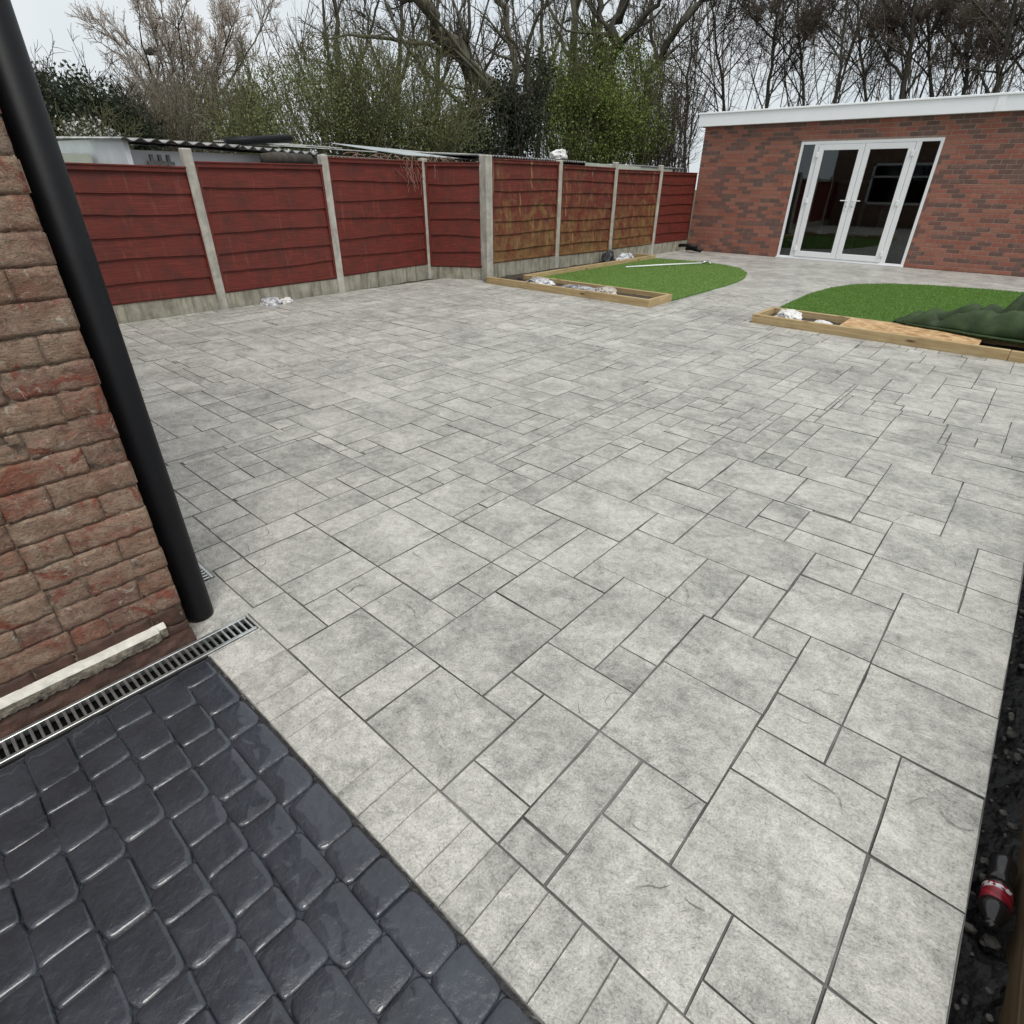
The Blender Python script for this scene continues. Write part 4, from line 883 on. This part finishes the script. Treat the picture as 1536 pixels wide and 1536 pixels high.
def tree(name, label, limbs, bark, twig, cat='tree', levels=((7, 38, .55, .5), (6, 42, .5, .5), (7, 45, .5, .5)), rmin=.006, upb=.05, group=None, twmin=.25, m0=8, wig=.16):
    """limbs: list of (points (k,3), r0, r1) -> trunk part + crown of bare branches"""
    base = limbs[0][0][0]; t = empty(name, (float(base[0]), float(base[1]), 0), 0, label, cat, group)
    o3 = np.array([base[0], base[1], 0]); P0 = []; R0 = []
    for pts, r0, r1 in limbs:
        pts = np.array(pts, float); s = np.linspace(0, len(pts) - 1, 13); i = np.minimum(s.astype(int), len(pts) - 2); f = (s - i)[:, None]; p = pts[i] * (1 - f) + pts[i + 1] * f
        for _ in range(2): p[1:-1] = .25 * p[:-2] + .5 * p[1:-1] + .25 * p[2:]
        p[1:] += RNG.normal(0, r0 * .45, p[1:].shape); P0.append(p); R0.append(np.linspace(r0, r1, 13))
    P0 = np.array(P0) - o3; R0 = np.array(R0)
    V, F = tubes(P0, R0, m0); link('trunk', np_mesh('trunk', V, F, bark, True), t)
    Vs, Fs, mi, off = [], [], [], 0; Pt, Rd = P0, R0
    for li, (n, ang, lr, rr_) in enumerate(levels):
        Pt, Rd = sprout(Pt, Rd, n, ang, lr, rr_, 5 if li < 2 else 4, wig, upb, .22 if li == 0 else .12, rmin * (1.9 if li == 0 else 1.3 if li == 1 else 1), twmin)
        V, F = tubes(Pt, Rd, 5 if li == 0 else 3); Vs.append(V); Fs.append(F + off); off += len(V); mi += [0 if li == 0 else 1] * len(F)
    link('branches', np_mesh('branches', np.concatenate(Vs), np.concatenate(Fs), [bark, twig], True, mi), t)
    return t, Pt + o3
bk_d = mat_bark('dark_bark', (.034, .031, .024), (.10, .092, .072)); bk_g = mat_bark('green_grey_bark', (.055, .052, .036), (.15, .14, .10)); tw_d = mat_bark('dark_twig', (.034, .029, .023), (.085, .072, .058))
tw_l = mat_bark('pale_budding_twig', (.32, .26, .22), (.56, .49, .44)); tw_l2 = mat_bark('greyish_scrub_twig', (.15, .13, .095), (.30, .26, .20)); tw_o = mat_bark('olive_twig', (.075, .072, .036), (.16, .155, .08)); tw_b = mat_bark('brown_twig', (.060, .046, .035), (.14, .112, .090))
def L_(dist, *pix, r=(.15, .05)): return ([ray_at(x, y, dist + dd) for x, y, dd in pix], *r)

# big leaning tree in the middle
tree('bare_tree', 'large bare tree leaning left with thick limbs behind the dark ivy', [
    L_(18.5, (785, 330, 0), (772, 210, 0), (755, 165, 0), (705, 105, 0), (660, 55, -.3), (625, 5, -.6), (590, -60, -1), r=(.27, .12)),
    L_(18.5, (765, 190, 0), (735, 130, .1), (690, 92, .2), (640, 68, .3), (570, 50, .3), (490, 58, .2), r=(.10, .025)),
    L_(18.5, (770, 180, 0), (768, 120, .3), (766, 60, .6), (748, 5, .8), (735, -60, 1), r=(.12, .05)),
    L_(18.5, (770, 190, 0), (795, 120, -.3), (790, 60, -.6), (830, -20, -.8), r=(.08, .03)),
    L_(18.5, (705, 175, 0), (680, 140, 0), (640, 110, -.4), (600, 60, -.8), (570, -20, -1), r=(.06, .025))], bk_g, tw_d, levels=((9, 38, .36, .42), (6, 40, .5, .5), (4, 42, .5, .6)), rmin=.0065)
tree('bare_tree', 'tall bare tree with forked trunk rising from the bright green bush', [
    L_(22, (905, 330, 0), (912, 180, 0), (916, 110, 0), (908, 70, 0), (925, 20, 0), (945, -50, .3), r=(.25, .13)),
    L_(22, (912, 120, 0), (895, 60, .2), (905, 10, .4), (890, -60, .6), r=(.13, .06)),
    L_(22, (918, 90, 0), (940, 50, -.3), (985, 5, -.6), (1020, -40, -.9), r=(.10, .05))], bk_d, tw_d, levels=((9, 38, .40, .42), (5, 40, .5, .5), (4, 42, .5, .6)), rmin=.007)
tree('bare_tree', 'slim upright bare tree between the ivy and the forked tree', [
    L_(23, (868, 330, 0), (866, 150, 0), (858, 60, 0), (862, 0, 0), (868, -60, 0), r=(.16, .08)), L_(23, (862, 100, 0), (835, 45, .3), (815, -20, .6), r=(.07, .03))], bk_g, tw_d, levels=((9, 36, .36, .42), (5, 40, .5, .5), (4, 42, .5, .6)), rmin=.007)
tree('bare_tree', 'dark bare tree leaning right beside the garden room roof', [
    L_(24, (955, 330, 0), (968, 130, 0), (1000, 70, 0), (1048, 5, 0), (1080, -50, 0), r=(.15, .09)), L_(24, (985, 95, 0), (975, 40, .4), (985, -40, .8), r=(.06, .03))], bk_d, tw_d, levels=((9, 40, .38, .4), (5, 40, .5, .5), (4, 42, .5, .6)), rmin=.006)
# background stems in the middle
for k, (x, d_, lean) in enumerate(((520, 21, -10), (585, 24, 12), (650, 24, 5), (715, 25, -8), (805, 26, 6))):
    tree('bare_tree', ['thin bare tree at the left of the olive thicket', 'thin bare tree second from left in the olive thicket', 'thin bare tree over the middle of the olive thicket', 'thin bare tree at the right of the olive thicket', 'thin bare tree behind the dark ivy mound'][k], [
        L_(d_, (x, 330, 0), (x + lean, 120, 0), (x + lean * 1.6, 40, 0), (x + lean * 1.2, -60, 0), r=(.10, .04)), L_(d_, (x + lean * .8, 160, 0), (x - 28, 80, .3), (x - 36, 0, .5), r=(.06, .025)), L_(d_, (x + lean * .8, 150, 0), (x + 30, 70, -.3), (x + 50, -10, -.5), r=(.06, .025))],
        bk_d, tw_b, levels=((7, 34, .42, .45), (5, 38, .5, .5), (4, 40, .5, .6)), rmin=.007, upb=.08, group='thin trees in the thicket')
# pale budding tree on the left
lm = []
for k in range(9):
    a = (k - 4) / 4; lm.append(L_(21, (268 + a * 8, 320, 0), (270 + a * 16, 205, 0), (278 + a * 60, 130, random.uniform(-1, 1)), (280 + a * 98 + random.uniform(-12, 12), 18 + 34 * abs(a) ** 2 + random.uniform(-8, 10), random.uniform(-1.6, 1.6)), r=(.06, .012)))
t_, Pt = tree('budding_tree', 'rounded pale budding tree standing beyond the white shed', lm, bk_g, tw_l, levels=((10, 30, .34, .45), (7, 36, .45, .5), (7, 38, .5, .6)), rmin=.0075, upb=.10)
bs = Pt[:, 1:].reshape(-1, 3); bs = bs[RNG.choice(len(bs), 9000)] + RNG.normal(0, .03, (9000, 3)); q = norm(RNG.normal(size=(9000, 3))) * .022; q2 = norm(np.cross(q, RNG.normal(size=(9000, 3)))) * .022
bs -= np.array([t_.location.x, t_.location.y, 0]); V = np.stack([bs - q, bs + q, bs + q2], 1).reshape(-1, 3); tag(link('buds', np_mesh('buds', V, np.arange(27000).reshape(-1, 3), mat_leaf('pale_buds', [(.42, .36, .32), (.55, .50, .44), (.36, .33, .24)])), t_), kind='stuff')
for px_, py_, lab in ((235, 42, 'small dark bird nest high in the pale budding tree'), (228, 82, 'lower dark bird nest in the pale budding tree')):
    p = ray_at(px_, py_, 20.6); crumple('bird_nest', tuple(p), (.12, .12, .09), bk_d, px_, lab, 'nest')
tree('bare_tree', 'thin bare tree at the left beside the pale budding tree', [L_(20, (205, 320, 0), (190, 200, 0), (168, 172, 0), (145, 148, 0), r=(.06, .015)), L_(20, (200, 250, 0), (185, 190, .3), (178, 150, .6), r=(.04, .015)), L_(20, (205, 280, 0), (150, 205, .3), (112, 165, .6), r=(.04, .015))], bk_g, tw_b, levels=((7, 34, .30, .45), (5, 36, .45, .5), (4, 38, .45, .6)), rmin=.006, upb=.08, twmin=.15)
# wood behind the garden room
RW = [(1030, 25, 8, .10, 'bare tree nearest the garden room roof corner'), (1085, 26, -12, .10, 'bare tree above the left end of the white fascia'), (1150, 25, 14, .12, 'green barked tree above the left end of the roof'), (1205, 25, -6, .09, 'slender bare tree left of the glazed doors'), (1255, 23, 10, .10, 'slender bare tree above the glazed doors'), (1300, 26, -10, .10, 'slender bare tree right of the glazed doors'), (1352, 23, 14, .17, 'thick dark forked trunk behind the roof above the right sidelight'), (1400, 24, -8, .10, 'slender bare tree right of the dark forked trunk'), (1440, 24, 16, .12, 'dark bare tree second from the right edge'), (1488, 23, 26, .15, 'dark leaning tree at the right edge of the picture'), (1545, 25, 0, .11, 'bare tree cut by the right edge of the picture')]
for k, (x, d_, lean, r0, lab) in enumerate(RW):
    lm = [L_(d_, (x - lean * .6, 330, 0), (x, 140, 0), (x + lean, 60, 0), (x + lean * 2, -70, 0), r=(r0 * .62, r0 * .20))]
    for q in range(4):
        y = 150 - q * 30; s = random.choice((-1, 1)); lm.append(L_(d_, (x + lean * (140 - y) / 80, y, 0), (x + s * random.uniform(24, 48) + lean * .6, y - 50, random.uniform(-.6, .6)), (x + s * random.uniform(55, 120) + lean, y - 120, random.uniform(-1.2, 1.2)), r=(r0 * .26, r0 * .08)))
    tree('woodland_tree', lab, lm, bk_d, tw_b, levels=((10, 40, .40, .42), (7, 42, .5, .5), (8, 42, .5, .6)), rmin=.0050, upb=.07, group='bare trees behind the garden room')
# far mass of thin stems
n = 90; px_ = np.concatenate([RNG.uniform(980, 1600, 70), RNG.uniform(440, 980, 20)]); ds = RNG.uniform(27, 36, n); s = np.array([ray_at(x, 300, d_) for x, d_ in zip(px_, ds)]); s[:, 2] = 0
Pt, Rd = run(s, norm(RNG.normal(0, .12, (n, 3)) + np.array([0, 0, 1.])), RNG.uniform(8, 13, n), RNG.uniform(.016, .030, n), 8, .07, .05, .02)
V1, F1 = tubes(Pt, Rd, 4); P2, R2 = sprout(Pt, Rd, 8, 36, .26, .5, 4, .15, .07, .25, .011, .5); V2, F2 = tubes(P2, R2, 3); P3, R3 = sprout(P2, R2, 4, 40, .5, .6, 3, .18, .05, .1, .008, .35); V3, F3 = tubes(P3, R3, 3)
o = link('far_woodland', np_mesh('far_woodland', np.concatenate([V1, V2, V3]), np.concatenate([F1, F2 + len(V1), F3 + len(V1) + len(V2)]), tw_b, True)); tag(o, 'far mass of thin leafless stems behind the nearer trees', 'woodland', kind='stuff')

# bushes: leaves spread through lumpy volumes over real stems
def bush(name, label, blobs, leaf, stem, n, size, cat='bush', stems=60, fuzzy=.18, asp=1.6, twigs=True):
    """blobs: (px, py, dist, rx_px, ry_px, depth m)"""
    cen = np.array([ray_at(b[0], b[1], b[2]) for b in blobs]); t = empty(name, (float(cen[0][0]), float(cen[0][1]), 0), 0, label, cat); o3 = np.array([cen[0][0], cen[0][1], 0])
    wts = np.array([b[3] * b[4] for b in blobs], float); wts /= wts.sum(); pick = RNG.choice(len(blobs), n, p=wts); pts = np.empty((n, 3)); sc = np.array([[b[3] * b[2] / 846 * 1.15, b[4] * b[2] / 846 * 1.15, b[5]] for b in blobs])
    u3 = norm(RNG.normal(size=(n, 3))) * RNG.uniform(0.25, 1, (n, 1)) ** .5
    rtv = np.array([r_.x, r_.y, 0]); hv = np.array([h_.x, h_.y, 0]); d3 = u3 * sc[pick]
    pts = cen[pick] + d3[:, :1] * rtv + d3[:, 1:2] * np.array([0, 0, 1.]) + d3[:, 2:] * hv
    ph = np.stack([np.sin(pts[:, 0] * 2.3 + pts[:, 2] * 1.7), np.sin(pts[:, 1] * 2.1 + 1 + pts[:, 0]), np.sin(pts[:, 2] * 2.9 + pts[:, 1] * 1.3)], 1); keep = (ph.sum(1) + RNG.normal(0, .8, n)) > -.9
    pts = pts[keep] + RNG.normal(0, fuzzy, (keep.sum(), 3)); pts = pts[pts[:, 2] > .05]; n = len(pts)
    a = norm(RNG.normal(size=(n, 3)) + np.array([0, 0, .5])); b = norm(np.cross(a, RNG.normal(size=(n, 3)))); s = size * RNG.uniform(.6, 1.5, (n, 1))
    V = np.stack([pts - o3 - b * s * .5, pts - o3 + a * s * asp * .5, pts - o3 + b * s * .5, pts - o3 - a * s * asp * .5], 1).reshape(-1, 3)
    tag(link('crown', np_mesh('crown', V, np.arange(4 * n).reshape(-1, 4), leaf), t), kind='stuff')
    bi = RNG.choice(len(blobs), stems, p=wts); top = cen[bi] + (norm(RNG.normal(size=(stems, 3))) * sc[bi])[:, :1] * rtv + RNG.uniform(.2, 1.15, (stems, 1)) * sc[bi][:, 1:2] * np.array([0, 0, 1.]) + RNG.normal(0, .5, (stems, 1)) * sc[bi][:, 2:] * hv
    bot = cen[bi].copy(); bot[:, 2] = 0; bot[:, :2] += RNG.normal(0, .25, (stems, 2)); D = top - bot; L = np.linalg.norm(D, axis=1)
    Pt, Rd = run(bot - o3, norm(D), L, np.full(stems, .03), 6, .05, .0, .008); V, F = tubes(Pt, Rd, 4); P2, R2 = sprout(Pt, Rd, 12 if twigs else 4, 34, .30, .5, 4, .14, .06, .35, .008, .3); V2, F2 = tubes(P2, R2, 3)
    if twigs:
        P3, R3 = sprout(P2, R2, 5, 36, .5, .6, 3, .16, .05, .1, .006, .2); V3, F3 = tubes(P3, R3, 3)
        link('trunk', np_mesh('trunk', np.concatenate([V, V2, V3]), np.concatenate([F, F2 + len(V), F3 + len(V) + len(V2)]), stem, True), t)
    else: link('trunk', np_mesh('trunk', np.concatenate([V, V2]), np.concatenate([F, F2 + len(V)]), stem, True), t)
    return t
lf_ol = mat_leaf('olive_leaf', [(.085, .10, .032), (.125, .145, .048), (.165, .185, .068), (.10, .11, .042)]); lf_dk = mat_leaf('dark_ivy_leaf', [(.014, .020, .010), (.026, .036, .018), (.045, .055, .032), (.02, .028, .014)]); lf_br = mat_leaf('fresh_green_leaf', [(.090, .125, .026), (.135, .18, .038), (.18, .23, .058), (.11, .15, .034)]); lf_ev = mat_leaf('evergreen_leaf', [(.020, .034, .018), (.032, .050, .026), (.05, .07, .034), (.03, .042, .024)])
bush('olive_thicket', 'large olive green twiggy thicket behind the left red fence', [(440, 172, 15, 60, 42, 1.0), (520, 155, 16, 70, 50, 1.2), (600, 165, 17, 70, 50, 1.2), (655, 185, 17.5, 55, 42, 1.0), (560, 205, 16, 130, 30, .9), (390, 202, 14.5, 50, 26, .8)], lf_ol, tw_o, 52000, .026, 'bush', 110, .12)
bush('ivy_mound', 'dark ivy mound around the foot of the leaning bare tree', [(745, 190, 18, 45, 42, .9), (700, 212, 17, 50, 22, .8), (780, 160, 18.5, 30, 45, .8), (808, 120, 19, 16, 24, .5), (760, 122, 19, 12, 26, .4)], lf_dk, tw_d, 20000, .050, 'bush', 40, .10, 1.2, False)
bush('bright_green_bush', 'bright fresh green bush behind the ochre stained fence', [(880, 185, 21, 72, 42, 1.0), (848, 135, 21.5, 42, 42, .9), (915, 130, 22, 52, 42, .9), (945, 190, 22.5, 45, 36, .9), (880, 92, 22, 22, 28, .6)], lf_br, tw_o, 60000, .038, 'bush', 80)
bush('twiggy_bush', 'dark twiggy bush beside the garden room corner', [(1000, 205, 23, 26, 30, .5), (985, 160, 23.5, 24, 34, .5), (1020, 165, 24, 20, 40, .5)], lf_dk, tw_b, 5000, .028, 'bush', 36, .1)
bush('evergreen_hedge', 'dark evergreen hedge at far left behind the drainpipe', [(90, 190, 17, 70, 40, 1.2), (165, 205, 17, 45, 32, 1.0), (40, 200, 17, 60, 45, 1.0)], lf_ev, tw_d, 30000, .045, 'hedge', 50, .14)
bush('scrub_bush', 'low grey brown scrub under the pale budding tree', [(230, 195, 18, 60, 26, 1.0), (320, 190, 18, 70, 34, 1.0)], lf_ol, tw_l2, 16000, .026, 'bush', 110)
bush('blossom_bush', 'small bush with white blossom in front of the evergreen hedge', [(138, 212, 15.5, 26, 15, .5)], mat_leaf('white_blossom', [(.45, .45, .42), (.62, .62, .58), (.14, .16, .09)]), tw_o, 1600, .030, 'bush', 20, .08)
